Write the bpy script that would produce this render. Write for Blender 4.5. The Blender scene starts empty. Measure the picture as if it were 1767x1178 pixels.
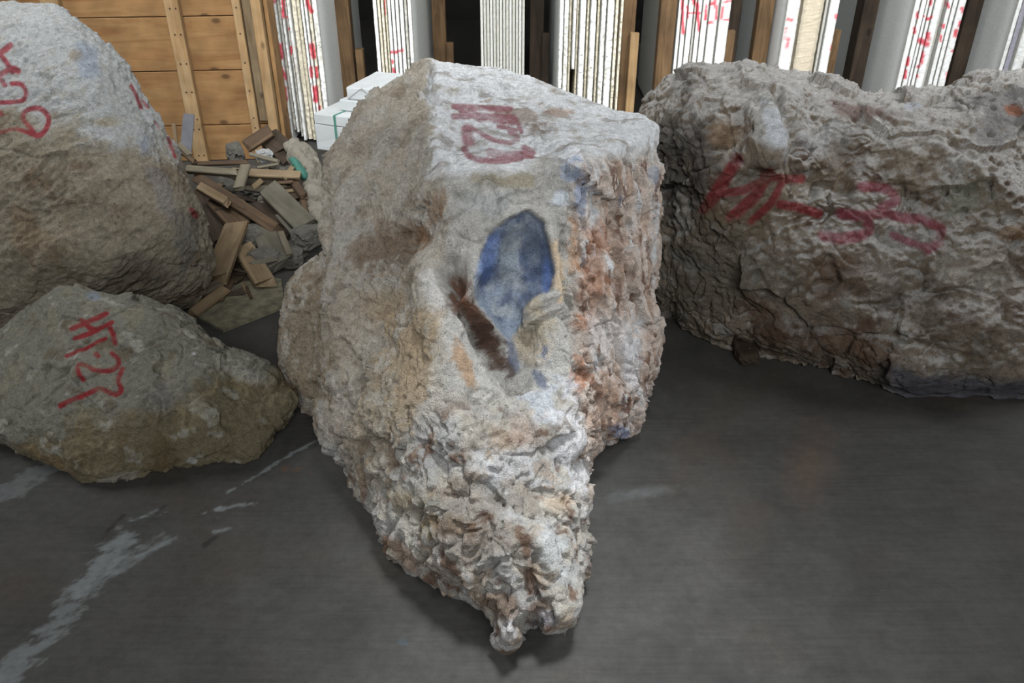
import bpy, bmesh, math, random
import numpy as np
from mathutils import Vector, Matrix
import time
T00 = time.time()
from mathutils.geometry import delaunay_2d_cdt

# ------------------------------------------------------------------ camera, light, exposure
SC = bpy.context.scene
COL = SC.collection
W, H, F = 1767.0, 1178.0, 1450.0
PITCH = math.radians(31.0)
CAMZ = 1.6
cd = bpy.data.cameras.new('camera'); cam = bpy.data.objects.new('camera', cd); COL.objects.link(cam)
cam.location = (0, 0, CAMZ); cam.rotation_euler = (math.pi/2-PITCH, 0, 0)
cd.sensor_fit = 'HORIZONTAL'; cd.sensor_width = 36.0; cd.lens = 36.0*F/W
cd.clip_start = 0.05; cd.clip_end = 100
SC.camera = cam
SC.view_settings.view_transform = 'Standard'; SC.view_settings.look = 'None'
SC.view_settings.exposure = 0.42; SC.view_settings.gamma = 1.0; SC.view_settings.use_curve_mapping = False

wd = bpy.data.worlds.new('daylight'); SC.world = wd; wd.use_nodes = True
wd.node_tree.nodes['Background'].inputs[0].default_value = (0.80, 0.88, 1.0, 1)
wd.node_tree.nodes['Background'].inputs[1].default_value = 0.02

def area(name, loc, target, sx, sy, power, color, spread=180):
    l = bpy.data.lights.new(name, 'AREA'); l.shape = 'RECTANGLE'; l.size = sx; l.size_y = sy
    l.energy = power; l.color = color; l.spread = math.radians(spread)
    o = bpy.data.objects.new(name, l); COL.objects.link(o); o.location = loc
    o.rotation_euler = (Vector(target)-Vector(loc)).to_track_quat('-Z', 'Y').to_euler()
    return o
area('window_right', (4.2, 2.2, 3.2), (0, 2.2, 0.4), 2.0, 1.4, 48, (0.95, 0.97, 1.0), 140)
area('window_right_rear', (4.2, 4.3, 3.7), (-0.6, 3.2, 0.4), 2.0, 1.4, 30, (0.93, 0.96, 1.0), 140)
area('doorway_front', (0.5, -3.0, 3.8), (0.0, 5.0, 0.5), 3.0, 1.8, 68, (0.96, 0.98, 1.0), 100)
area('fill_left', (-4.0, 3.0, 3.5), (0, 3.0, 0.4), 2.0, 1.4, 52, (0.97, 0.98, 1.0), 140)  # unseen fill lamp, added to balance the brightness from the left
area('fill_slabs', (0.3, 1.5, 4.2), (0.3, 5.2, 0.5), 5.0, 0.8, 61, (0.95, 0.98, 1.0), 60)  # fill lamp added to brighten the slab fronts, no such fitting seen
area('fill_floor', (0.5, 1.0, 4.6), (0.12, 1.35, 0), 0.7, 0.6, 4.5, (0.92, 0.96, 1.0), 22)  # narrow fill lamp added to brighten the middle of the floor

# ------------------------------------------------------------------ projection helpers
cp, sp = math.cos(PITCH), math.sin(PITCH)
def rayd(px, py):
    u = (px-W/2)/F; v = (H/2-py)/F
    return u, cp+v*sp, -sp+v*cp
def P(px, py, Y=None, z=None):
    dx, dy, dz = rayd(px, py)
    t = Y/dy if Y is not None else (z-CAMZ)/dz
    return Vector((dx*t, dy*t, CAMZ+dz*t))
def project(V):
    x, y, z = V[:, 0], V[:, 1], V[:, 2]-CAMZ
    d = y*cp - z*sp
    up = y*sp + z*cp
    return np.stack([W/2+F*x/d, H/2-F*up/d], 1)
def srgb(r, g, b):
    f = lambda c: ((c/255.0)/12.92 if c/255.0 <= 0.04045 else ((c/255.0+0.055)/1.055)**2.4)
    return np.array([f(r), f(g), f(b)])

# ------------------------------------------------------------------ numpy noise
_r = np.random.RandomState(7)
_perm = np.concatenate([_r.permutation(256)]*3).astype(np.int64)
_g = _r.normal(size=(256, 3)); _g /= np.linalg.norm(_g, axis=1)[:, None]
_rp = _r.rand(256, 3).astype(np.float32)
_g32 = [np.ascontiguousarray(_g[:, k].astype(np.float32)) for k in range(3)]
_rp32 = [np.ascontiguousarray(_rp[:, k]) for k in range(3)]
_p32 = _perm.astype(np.int32)
from concurrent.futures import ThreadPoolExecutor
_pool = ThreadPoolExecutor(4)
def _chunked(fn, Q):
    n = len(Q); c = 16384
    return list(_pool.map(fn, [Q[i:i+c] for i in range(0, n, c)]))
def _perl(Q):
    I = np.floor(Q).astype(np.int32); f = (Q-I).astype(np.float32); I &= 255
    w = f*f*f*(f*(f*6-15)+10)
    fx, fy, fz = f[:, 0], f[:, 1], f[:, 2]; wx, wy, wz = w[:, 0], w[:, 1], w[:, 2]
    ex = []
    for a in (0, 1):
        A = _p32[I[:, 0]+a]; ey = []
        for b in (0, 1):
            B = _p32[A+I[:, 1]+b]; ez = []
            for c in (0, 1):
                h = _p32[B+I[:, 2]+c]
                ez.append((fx-a)*_g32[0][h]+(fy-b)*_g32[1][h]+(fz-c)*_g32[2][h])
            ey.append(ez[0]+wz*(ez[1]-ez[0]))
        ex.append(ey[0]+wy*(ey[1]-ey[0]))
    return 1.6*(ex[0]+wx*(ex[1]-ex[0]))
_RT = np.array([[.36, .48, -.8], [-.8, .6, 0], [.48, .64, .6]])
def perlin(Q, seed=0):
    return np.concatenate(_chunked(_perl, Q@_RT.T+np.array([13.7, 7.1, 3.3])*(seed+1))).astype(float)
def _worl(Q):
    I = np.floor(Q).astype(np.int32); f = (Q-I).astype(np.float32); I &= 255
    f1 = np.full(len(Q), 9.0, np.float32); f2 = f1.copy()
    for a in (-1, 0, 1):
        A = _p32[(I[:, 0]+a) & 255]
        for b in (-1, 0, 1):
            B = _p32[A+((I[:, 1]+b) & 255)]
            for c in (-1, 0, 1):
                h = _p32[B+((I[:, 2]+c) & 255)]
                d = (_rp32[0][h]+a-f[:, 0])**2+(_rp32[1][h]+b-f[:, 1])**2+(_rp32[2][h]+c-f[:, 2])**2
                f2 = np.minimum(f2, np.maximum(f1, d)); f1 = np.minimum(f1, d)
    return np.stack([np.sqrt(f1), np.sqrt(f2)], 1)
def worley(Q, seed=0):
    r = np.concatenate(_chunked(_worl, Q+np.array([5.1, 9.7, 2.3])*(seed+1))).astype(float)
    return r[:, 0], r[:, 1]
def _facet(Q):
    I = np.floor(Q).astype(np.int32); f = (Q-I).astype(np.float32); I &= 255
    f1 = np.full(len(Q), 9.0, np.float32); h1 = np.zeros(len(Q), np.float32)
    for a in (-1, 0, 1):
        A = _p32[(I[:, 0]+a) & 255]
        for b in (-1, 0, 1):
            B = _p32[A+((I[:, 1]+b) & 255)]
            for c in (-1, 0, 1):
                h = _p32[B+((I[:, 2]+c) & 255)]
                x = _rp32[0][h]+a-f[:, 0]; y = _rp32[1][h]+b-f[:, 1]; z = _rp32[2][h]+c-f[:, 2]
                d = x*x+y*y+z*z; n = d < f1
                v = -(x*_g32[0][h]+y*_g32[1][h]+z*_g32[2][h])+(h.astype(np.float32)/255-.5)*.35
                f1 = np.where(n, d, f1); h1 = np.where(n, v, h1)
    return h1
def facet(Q, seed=0):
    """angular broken planes: every cell is a randomly tilted chip"""
    return np.concatenate(_chunked(_facet, Q@_RT.T+np.array([3.1, 8.7, 6.3])*(seed+1))).astype(float)
def warp(V, amp, freq, seed):
    return V+amp*np.stack([fbm(V*freq, 2, seed), fbm(V*freq, 2, seed+31), fbm(V*freq, 2, seed+57)], 1)
def billow(Q, o=3, seed=0, gain=.5):
    s = np.zeros(len(Q)); a = 1.0; t = 0
    for k in range(o):
        s += a*(2*np.abs(perlin(Q*(2.1**k), seed+k*5))-.35); t += a; a *= gain
    return s/t
def cracks(V, freq, seed, depth):
    r = 1-np.abs(perlin(warp(V, .06, 7, seed)*freq, seed+1))*2
    return -.55*depth*sstep(.80, .99, r)*sstep(-.05, .25, perlin(V*freq*.6, seed+7))
def polyd(p, poly):
    """signed distance to a closed outline, positive inside"""
    d = segd(p, list(poly)+[poly[0]]); ins = np.zeros(len(p), bool); n = len(poly)
    for i in range(n):
        (x0, y0), (x1, y1) = poly[i], poly[(i+1) % n]
        if y0 == y1: continue
        c = ((p[:, 1] < y0) != (p[:, 1] < y1)) & (p[:, 0] < (x1-x0)*(p[:, 1]-y0)/(y1-y0)+x0)
        ins ^= c
    return np.where(ins, d, -d)
def fbm(Q, o=4, seed=0, gain=0.5):
    s = np.zeros(len(Q)); a = 1.0; t = 0
    for k in range(o):
        s += a*perlin(Q*(2.03**k), seed+k*3); t += a; a *= gain
    return s/t
def ridged(Q, o=3, seed=0, gain=0.55):
    s = np.zeros(len(Q)); a = 1.0; t = 0
    for k in range(o):
        s += a*(1-2*np.abs(perlin(Q*(2.1**k), seed+k*5))); t += a; a *= gain
    return s/t
def sstep(a, b, x):
    t = np.clip((x-a)/(b-a), 0, 1); return t*t*(3-2*t)
def segd(p, pts):
    if len(p) > 40000:
        n = len(p); c = 32768
        return np.concatenate(list(_pool.map(lambda i: segd(p[i:i+c], pts), range(0, n, c))))
    d = np.full(len(p), 1e9)
    for (x0, y0), (x1, y1) in zip(pts[:-1], pts[1:]):
        vx, vy = x1-x0, y1-y0; L = vx*vx+vy*vy+1e-9
        t = np.clip(((p[:, 0]-x0)*vx+(p[:, 1]-y0)*vy)/L, 0, 1)
        d = np.minimum(d, np.hypot(p[:, 0]-x0-t*vx, p[:, 1]-y0-t*vy))
    return d
def ell(p, x, y, rx, ry, ang=0):
    a = math.radians(ang); c, s = math.cos(a), math.sin(a)
    dx, dy = p[:, 0]-x, p[:, 1]-y
    return np.hypot((dx*c+dy*s)/rx, (-dx*s+dy*c)/ry)

# ------------------------------------------------------------------ object helpers
def tag(o, label=None, cat=None, group=None, kind=None):
    if label: o['label'] = label
    if cat: o['category'] = cat
    if group: o['group'] = group
    if kind: o['kind'] = kind
    return o
def link(name, me, mat=None, parent=None, loc=None):
    o = bpy.data.objects.new(name, me); COL.objects.link(o)
    if mat: me.materials.append(mat)
    if parent: o.parent = parent
    if loc is not None: o.location = loc
    return o
def empty(name, loc, rz=0):
    o = bpy.data.objects.new(name, None); COL.objects.link(o); o.location = loc; o.rotation_euler.z = rz
    o.empty_display_size = .1
    return o
def setcol(me, col):
    at = me.color_attributes.new('col', 'FLOAT_COLOR', 'POINT')
    buf = np.ones((len(me.vertices), 4), dtype=np.float32); buf[:, :3] = col
    at.data.foreach_set('color', buf.ravel())

# ------------------------------------------------------------------ materials
def newmat(name):
    m = bpy.data.materials.new(name); m.use_nodes = True
    nt = m.node_tree; b = nt.nodes['Principled BSDF']; return m, nt, b
def node(nt, t, **kw):
    n = nt.nodes.new(t)
    for k, v in kw.items():
        if k.startswith('i_'): n.inputs[k[2:].replace('_', ' ')].default_value = v
        else: setattr(n, k, v)
    return n
def attr_mat(name, rough=0.9, s1=90, s2=420, var=0.35, bump=0.35, dist=0.004, spec=0.3, spk=0.0):
    m, nt, b = newmat(name); L = nt.links
    at = node(nt, 'ShaderNodeAttribute', attribute_name='col')
    tc = node(nt, 'ShaderNodeTexCoord')
    n1 = node(nt, 'ShaderNodeTexNoise', i_Scale=s1, i_Detail=8.0, i_Roughness=.7)
    n2 = node(nt, 'ShaderNodeTexNoise', i_Scale=s2, i_Detail=4.0, i_Roughness=.7)
    for n in (n1, n2): L.new(tc.outputs['Object'], n.inputs['Vector'])
    ad = node(nt, 'ShaderNodeMath', operation='ADD'); L.new(n1.outputs[0], ad.inputs[0]); L.new(n2.outputs[0], ad.inputs[1])
    mr = node(nt, 'ShaderNodeMapRange'); mr.inputs[1].default_value = .7; mr.inputs[2].default_value = 1.3
    mr.inputs[3].default_value = 1-var; mr.inputs[4].default_value = 1+var
    L.new(ad.outputs[0], mr.inputs[0])
    if spk:
        prev = mr
        for sc_, lo_, hi_, k_ in ((28.0, .56, .68, 1-spk*.55), (120.0, .57, .66, 1-spk), (190.0, .60, .70, 1+spk*.55)):
            ns = node(nt, 'ShaderNodeTexNoise', i_Scale=sc_, i_Detail=7.0, i_Roughness=.75, i_Distortion=.6)
            of = node(nt, 'ShaderNodeVectorMath', operation='ADD'); of.inputs[1].default_value = (sc_, 3.1, 7.7)
            L.new(tc.outputs['Object'], of.inputs[0]); L.new(of.outputs[0], ns.inputs['Vector'])
            r2 = node(nt, 'ShaderNodeMapRange'); r2.inputs[1].default_value = lo_; r2.inputs[2].default_value = hi_
            r2.inputs[3].default_value = 1; r2.inputs[4].default_value = k_; L.new(ns.outputs[0], r2.inputs[0])
            ml = node(nt, 'ShaderNodeMath', operation='MULTIPLY'); L.new(prev.outputs[0], ml.inputs[0]); L.new(r2.outputs[0], ml.inputs[1]); prev = ml
        mr = prev
    vm = node(nt, 'ShaderNodeVectorMath', operation='SCALE')
    L.new(at.outputs['Color'], vm.inputs[0]); L.new(mr.outputs[0], vm.inputs['Scale'])
    L.new(vm.outputs[0], b.inputs['Base Color'])
    b.inputs['Roughness'].default_value = rough; b.inputs['Specular IOR Level'].default_value = spec
    bp = node(nt, 'ShaderNodeBump'); bp.inputs['Strength'].default_value = bump; bp.inputs['Distance'].default_value = dist
    L.new(ad.outputs[0], bp.inputs['Height']); L.new(bp.outputs[0], b.inputs['Normal'])
    return m
M_rock = attr_mat('dusty_rock', s1=70, s2=330, var=.42, bump=1.0, dist=.012, spk=.5)
M_rock_blue = attr_mat('pale_quartz_rock', s1=55, s2=260, var=.44, bump=1.0, dist=.012, spk=.42)
M_slab = attr_mat('marble_slab', rough=.75, s1=60, s2=300, var=.16, bump=.3, dist=.002)
M_sack = attr_mat('woven_sack', rough=.9, s1=200, s2=700, var=.2, bump=.5, dist=.002)

def wood(name, c1, c2, scale=1.0, knots=True, rough=.8):
    m, nt, b = newmat(name); L = nt.links
    tc = node(nt, 'ShaderNodeTexCoord'); mp = node(nt, 'ShaderNodeMapping')
    mp.inputs['Scale'].default_value = (2.2*scale, 22*scale, 22*scale)
    L.new(tc.outputs['Object'], mp.inputs[0])
    oi = node(nt, 'ShaderNodeObjectInfo'); va = node(nt, 'ShaderNodeVectorMath', operation='ADD')
    L.new(mp.outputs[0], va.inputs[0])
    sc = node(nt, 'ShaderNodeMath', operation='MULTIPLY'); sc.inputs[1].default_value = 50
    L.new(oi.outputs['Random'], sc.inputs[0]); L.new(sc.outputs[0], va.inputs[1])
    n1 = node(nt, 'ShaderNodeTexNoise', i_Scale=1.0, i_Detail=6.0, i_Roughness=.6, i_Distortion=1.2); L.new(va.outputs[0], n1.inputs['Vector'])
    cr = node(nt, 'ShaderNodeValToRGB'); cr.color_ramp.elements[0].position = .34; cr.color_ramp.elements[1].position = .66
    cr.color_ramp.elements[0].color = (*c2, 1); cr.color_ramp.elements[1].color = (*c1, 1)
    L.new(n1.outputs[0], cr.inputs[0])
    last = cr.outputs[0]
    if knots:
        v = node(nt, 'ShaderNodeTexVoronoi', i_Scale=5.0); mk = node(nt, 'ShaderNodeMapping'); mk.inputs['Scale'].default_value = (.8, 1.4, 1.4)
        L.new(tc.outputs['Object'], mk.inputs[0]); L.new(mk.outputs[0], v.inputs['Vector'])
        mr = node(nt, 'ShaderNodeMapRange'); mr.inputs[1].default_value = .06; mr.inputs[2].default_value = .12
        mr.inputs[3].default_value = .75; mr.inputs[4].default_value = 0
        L.new(v.outputs['Distance'], mr.inputs[0])
        mx = node(nt, 'ShaderNodeMix', data_type='RGBA'); mx.inputs['B'].default_value = (*[x*.3 for x in c2], 1)
        L.new(mr.outputs[0], mx.inputs['Factor']); L.new(last, mx.inputs['A']); last = mx.outputs['Result']
    n3 = node(nt, 'ShaderNodeTexNoise', i_Scale=7.0, i_Detail=5.0); L.new(tc.outputs['Object'], n3.inputs['Vector'])
    mr3 = node(nt, 'ShaderNodeMapRange'); mr3.inputs[1].default_value = .3; mr3.inputs[2].default_value = .7; mr3.inputs[3].default_value = .72; mr3.inputs[4].default_value = 1.15
    L.new(n3.outputs[0], mr3.inputs[0])
    vs = node(nt, 'ShaderNodeVectorMath', operation='SCALE'); L.new(last, vs.inputs[0]); L.new(mr3.outputs[0], vs.inputs['Scale'])
    L.new(vs.outputs[0], b.inputs['Base Color']); b.inputs['Roughness'].default_value = rough; b.inputs['Specular IOR Level'].default_value = .25
    bp = node(nt, 'ShaderNodeBump'); bp.inputs['Strength'].default_value = .4; bp.inputs['Distance'].default_value = .003
    L.new(n1.outputs[0], bp.inputs['Height']); L.new(bp.outputs[0], b.inputs['Normal'])
    return m
WD = {
 'panel': wood('pine_board', srgb(141, 110, 72), srgb(122, 87, 53), .7),
 'batten': wood('pine_batten', srgb(154, 130, 96), srgb(137, 108, 73), 1.0),
 'tan': wood('broken_pine', srgb(121, 105, 82), srgb(97, 80, 58)),
 'brown': wood('weathered_brown_wood', srgb(88, 71, 53), srgb(61, 47, 35)),
 'dark': wood('dark_brown_wood', srgb(64, 52, 41), srgb(43, 35, 26)),
 'grey': wood('grey_dusty_wood', srgb(92, 88, 77), srgb(77, 73, 62), knots=False),
 'pale': wood('dusty_pale_wood', srgb(109, 103, 88), srgb(88, 80, 65)),
 'post': wood('rack_post_wood', srgb(110, 87, 61), srgb(79, 60, 39)),
 'postdark': wood('dark_rack_post_wood', srgb(61, 50, 39), srgb(39, 31, 24)),
}
def plain(name, col, rough=.7, metal=0, var=.15, scale=20, bump=.2):
    m, nt, b = newmat(name); L = nt.links
    tc = node(nt, 'ShaderNodeTexCoord'); n = node(nt, 'ShaderNodeTexNoise', i_Scale=scale, i_Detail=6.0)
    L.new(tc.outputs['Object'], n.inputs['Vector'])
    cr = node(nt, 'ShaderNodeValToRGB'); cr.color_ramp.elements[0].position = .3; cr.color_ramp.elements[1].position = .7
    cr.color_ramp.elements[0].color = (*[x*(1-var) for x in col], 1); cr.color_ramp.elements[1].color = (*[min(1, x*(1+var)) for x in col], 1)
    L.new(n.outputs[0], cr.inputs[0]); L.new(cr.outputs[0], b.inputs['Base Color'])
    b.inputs['Roughness'].default_value = rough; b.inputs['Metallic'].default_value = metal
    bp = node(nt, 'ShaderNodeBump'); bp.inputs['Strength'].default_value = bump; bp.inputs['Distance'].default_value = .002
    L.new(n.outputs[0], bp.inputs['Height']); L.new(bp.outputs[0], b.inputs['Normal'])
    return m
M_block = plain('white_stone_block', srgb(172, 175, 175), .7, var=.06, scale=14)
M_stonegrey = plain('grey_stone_rubble', srgb(76, 73, 66), .85, var=.15, scale=25)
M_strap_g = plain('green_strap', srgb(70, 120, 105), .5)
M_strap_w = plain('grey_strap', srgb(150, 152, 150), .5)
M_teal = plain('teal_plastic', srgb(62, 108, 96), .6, var=.3)
M_greystrip = plain('grey_metal_strip', srgb(84, 85, 89), .5, var=.15)
M_wall = plain('dark_wall', srgb(60, 58, 55), .9, scale=3)
M_blocker = plain('dark_blocker_ceiling', srgb(70, 68, 66), .9, scale=3)
M_nail = plain('nail_steel', srgb(70, 60, 55), .5, metal=.6)

# ------------------------------------------------------------------ the floor
def axis(ranges):
    out = []
    for a, b, s in ranges: out += list(np.arange(a, b-1e-6, s))
    out.append(ranges[-1][1]); return np.array(out)
def scuff(p, pts, w, nz, soft=1.6):
    d = segd(p, pts)/w
    return sstep(.15, .75, 1.0-d**soft + nz*1.5)
def build_floor():
    xs = axis([(-8, -2, .25), (-2, -1.7, .05), (-1.7, 0.9, .0055), (0.9, 3, .05), (3, 8, .25)])
    ys = axis([(-5, .5, .5), (.5, .95, .03), (.95, 2.25, .0055), (2.25, 4, .06), (4, 11, .3)])
    X, Y = np.meshgrid(xs, ys); n, m = X.shape
    V = np.stack([X.ravel(), Y.ravel(), np.zeros(X.size)], 1)
    i = np.arange(n*m).reshape(n, m)
    Fc = np.stack([i[:-1, :-1].ravel(), i[:-1, 1:].ravel(), i[1:, 1:].ravel(), i[1:, :-1].ravel()], 1)
    me = mesh_from(V, Fc)
    vis = V[:, 1] > .6
    p = np.full((len(V), 2), -1e5); p[vis] = project(V[vis])
    st = V*np.array([14, 70, 1]); a = math.radians(35)
    R = np.array([[math.cos(a), math.sin(a), 0], [-math.sin(a), math.cos(a), 0], [0, 0, 1]])
    nz = fbm((V@R.T)*np.array([22, 40, 1]), 5, 3, .65)*1.2
    n2 = fbm(V*6, 5, 11); n3 = fbm(V*1.7, 4, 21); lines = fbm(V*np.array([5, 160, 1]), 3, 31)
    base = srgb(58, 57, 54)
    col = base[None]*(1+.40*n2+.35*n3+.28*lines+.25*fbm(V*22, 4, 51))[:, None]
    brown = srgb(64, 54, 44)
    w = sstep(.15, .6, fbm(V*2.6, 4, 41)+.1)[:, None]*.5
    col = col*(1-w)+brown*w
    white = srgb(128, 134, 134)
    def add(mask, c, s):
        nonlocal col
        k = (np.clip(mask, 0, 1)*s)[:, None]; col = col*(1-k)+c*k
    add(scuff(p, [(-40, 1210), (90, 1090), (150, 1010), (215, 930)], 30, nz-.1), white, .42)
    add(scuff(p, [(130, 1030), (175, 965), (225, 925)], 14, nz), white, .25)
    add(scuff(p, [(195, 985), (240, 955), (285, 930)], 15, nz-.1), white, .35)
    add(scuff(p, [(235, 960), (305, 928)], 5, nz-.1), white, .35)
    add(scuff(p, [(-20, 860), (30, 840), (90, 800)], 20, nz), white, .3)
    add(scuff(p, [(393, 849), (440, 822), (510, 778), (560, 755)], 4.5, nz-.25), white, .55)
    add(scuff(p, [(350, 886), (380, 874)], 5, nz-.2), white, .45)
    add(scuff(p, [(372, 879), (441, 866)], 6.5, nz-.25), white, .55)
    add(scuff(p, [(368, 918), (409, 911)], 4.5, nz-.25), white, .55)
    add(scuff(p, [(225, 898), (290, 880)], 10, nz-.35), white, .6)
    dk = srgb(28, 24, 22)
    add(scuff(p, [(176, 930), (192, 910), (213, 889)], 4, nz), dk, .7)
    add(scuff(p, [(268, 886), (284, 873)], 3, nz), dk, .6)
    add(scuff(p, [(352, 940), (372, 928)], 6, nz), dk, .7)
    add(scuff(p, [(490, 808), (530, 812)], 10, nz-.3), srgb(80, 60, 44), .7)
    add(scuff(p, [(690, 1100), (715, 1125)], 18, nz-.5), srgb(60, 75, 82), .7)
    add(np.clip(1-ell(p, 1110, 850, 90, 14, -8)+nz*.5, 0, 1), white, .22)  # pool of light between the boulders, painted into the floor colour
    add(np.clip(1-ell(p, 1395, 800, 60, 110, 10)+n2*.5, 0, 1), srgb(100, 75, 55), .35)  # brownish reflection painted into the floor colour
    setcol(me, np.clip(col, .005, 1))
    return me
def mesh_from(V, Fc):
    me = bpy.data.meshes.new('m'); Fc = np.asarray(Fc)
    me.vertices.add(len(V)); me.vertices.foreach_set('co', np.asarray(V, dtype=np.float32).ravel())
    k = Fc.shape[1]
    me.loops.add(len(Fc)*k); me.loops.foreach_set('vertex_index', Fc.astype(np.int32).ravel())
    me.polygons.add(len(Fc)); me.polygons.foreach_set('loop_start', np.arange(0, len(Fc)*k, k, dtype=np.int32))
    me.update(calc_edges=True); me.validate()
    return me
M_floor = attr_mat('worn_concrete', rough=.7, s1=40, s2=500, var=.3, bump=.5, dist=.003, spec=.35, spk=.18)
fl = link('floor', build_floor(), M_floor); tag(fl, kind='structure')

# shell behind the slab racks
def box_me(x0, x1, y0, y1, z0, z1):
    V = [(x, y, z) for x in (x0, x1) for y in (y0, y1) for z in (z0, z1)]
    Fc = [(0, 1, 3, 2), (4, 6, 7, 5), (0, 4, 5, 1), (2, 3, 7, 6), (0, 2, 6, 4), (1, 5, 7, 3)]
    return mesh_from(np.array(V, float), Fc)
tag(link('wall_back', box_me(-8, 8, 9.0, 9.2, 0, 3.4), M_wall), kind='structure')
tag(link('blocker_ceiling', box_me(-8, 8, 4.9, 9.2, 3.4, 3.5), M_blocker), kind='structure')  # unseen partial ceiling, added to keep light out of the slab gaps

# ------------------------------------------------------------------ boulders
def tri_eval(pts, Ys, tris, q, default=None):
    out = np.full(len(q), np.nan) if default is None else default.copy()
    for a, b, c in tris:
        A, B, C = pts[a], pts[b], pts[c]
        det = (B[1]-C[1])*(A[0]-C[0])+(C[0]-B[0])*(A[1]-C[1])
        if abs(det) < 1e-9: continue
        l1 = ((B[1]-C[1])*(q[:, 0]-C[0])+(C[0]-B[0])*(q[:, 1]-C[1]))/det
        l2 = ((C[1]-A[1])*(q[:, 0]-C[0])+(A[0]-C[0])*(q[:, 1]-C[1]))/det
        l3 = 1-l1-l2
        m = (l1 >= -1e-6) & (l2 >= -1e-6) & (l3 >= -1e-6)
        out[m] = l1[m]*Ys[a]+l2[m]*Ys[b]+l3[m]*Ys[c]
    return out
def relief(outline, inner, T=.5, E=160, a=.06, e=30, step=7, blur=9):
    """closed solid: front face through the given (x, y, distance) points, rounded rim, bulging rear"""
    n = len(outline)
    cpts = [(x, y) for x, y, _ in outline]+[(x, y) for x, y, _ in inner]
    cY = np.array([t[2] for t in outline]+[t[2] for t in inner])
    r = delaunay_2d_cdt([Vector(c) for c in cpts], [(i, (i+1) % n) for i in range(n)], [list(range(n))], 1, 1e-5)
    cv = np.array([(v.x, v.y) for v in r[0]]); src = r[3]
    cYY = np.array([cY[s[0]] if s else 0 for s in src]); tris = [tuple(f) for f in r[2]]
    # dense outline
    dense = []
    for i in range(n):
        x0, y0, _ = outline[i]; x1, y1, _ = outline[(i+1) % n]
        k = max(1, int(math.hypot(x1-x0, y1-y0)/step))
        dense += [(x0+(x1-x0)*j/k, y0+(y1-y0)*j/k) for j in range(k)]
    m = len(dense)
    xs = [c[0] for c in dense]; ys = [c[1] for c in dense]
    gx, gy = np.meshgrid(np.arange(min(xs), max(xs), step), np.arange(min(ys), max(ys), step))
    g = np.stack([gx.ravel(), gy.ravel()], 1)
    ins = ~np.isnan(tri_eval(cv, cYY, tris, g))
    g = g[ins]
    dd = segd(g, dense+[dense[0]]); g = g[dd > step*.6]
    dv = dense+[tuple(x) for x in g]
    r = delaunay_2d_cdt([Vector(c) for c in dv], [(i, (i+1) % m) for i in range(m)], [list(range(m))], 1, 1e-6)
    V2 = np.array([(v.x, v.y) for v in r[0]]); Fc = [tuple(f) for f in r[2]]
    base = tri_eval(cv, cYY, tris, V2)
    bad = np.isnan(base)
    if bad.any():
        for i in np.where(bad)[0]:
            j = np.argmin(((cv-V2[i])**2).sum(1)); base[i] = cYY[j]
            dl = ((V2-V2[i])**2).sum(1); dl[bad] = 1e9; base[i] = base[np.argmin(dl)] if dl.min() < 1e8 else base[i]
    acc = base.copy(); cnt = 1
    for rr in (blur*.55, blur*1.1):
        for t in range(8):
            th = t*math.pi/4+rr
            acc += tri_eval(cv, cYY, tris, V2+np.array([math.cos(th), math.sin(th)])*rr, base); cnt += 1
    Fr = acc/cnt
    d = segd(V2, dense+[dense[0]]); d[d < .5] = 0
    s = np.sqrt(np.clip(1-(1-np.minimum(d, e)/e)**2, 0, 1))
    S = np.sqrt(np.clip(1-(1-np.minimum(d, E)/E)**2, 0, 1))
    front = Fr+a*(1-s); back = Fr+a+T*S
    dirs = np.stack([(V2[:, 0]-W/2)/F, cp+(H/2-V2[:, 1])/F*sp, -sp+(H/2-V2[:, 1])/F*cp], 1)
    yfl = np.where(dirs[:, 2] < -1e-3, dirs[:, 1]*(-(CAMZ-.003)/dirs[:, 2]), 1e3)
    def un(Y):
        Y = np.minimum(Y, yfl); t = Y/dirs[:, 1]
        return dirs*t[:, None]+np.array([0, 0, CAMZ])
    A = un(front); B = un(back); B[d == 0] = A[d == 0]
    N = len(V2); rim = d == 0
    bi = np.where(rim, np.arange(N), np.arange(N)+N)
    V = np.concatenate([A, B]); fr = [(c, b, a_) for a_, b, c in Fc]; bk = [(bi[a_], bi[b], bi[c]) for a_, b, c in Fc]
    bk = [t for t in bk if len(set(t)) == 3 and not (rim[t[0] % N] and rim[t[1] % N] and rim[t[2] % N])]
    return V, fr+bk
def remeshed(parts, voxel, sub=1):
    Vs, Fs, off = [], [], 0
    for V, Fc in parts:
        Vs.append(V); Fs += [tuple(int(i)+off for i in f) for f in Fc]; off += len(V)
    me = mesh_from(np.concatenate(Vs), np.array(Fs))
    o = bpy.data.objects.new('tmp', me); COL.objects.link(o)
    md = o.modifiers.new('r', 'REMESH'); md.mode = 'VOXEL'; md.voxel_size = voxel; md.adaptivity = 0
    sm = o.modifiers.new('s', 'SMOOTH'); sm.iterations = 3; sm.factor = .5
    if sub: sd = o.modifiers.new('d', 'SUBSURF'); sd.levels = sub; sd.render_levels = sub; sd.subdivision_type = 'CATMULL_CLARK'
    dg = bpy.context.evaluated_depsgraph_get()
    out = bpy.data.meshes.new_from_object(o.evaluated_get(dg))
    bpy.data.objects.remove(o)
    return out
def getV(me):
    b = np.empty(len(me.vertices)*3, dtype=np.float32); me.vertices.foreach_get('co', b); return b.reshape(-1, 3).astype(float)
def getN(me):
    b = np.empty(len(me.vertices)*3, dtype=np.float32); me.vertex_normals.foreach_get('vector', b); return b.reshape(-1, 3).astype(float)
def setV(me, V):
    me.vertices.foreach_set('co', V.astype(np.float32).ravel()); me.update()
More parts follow.
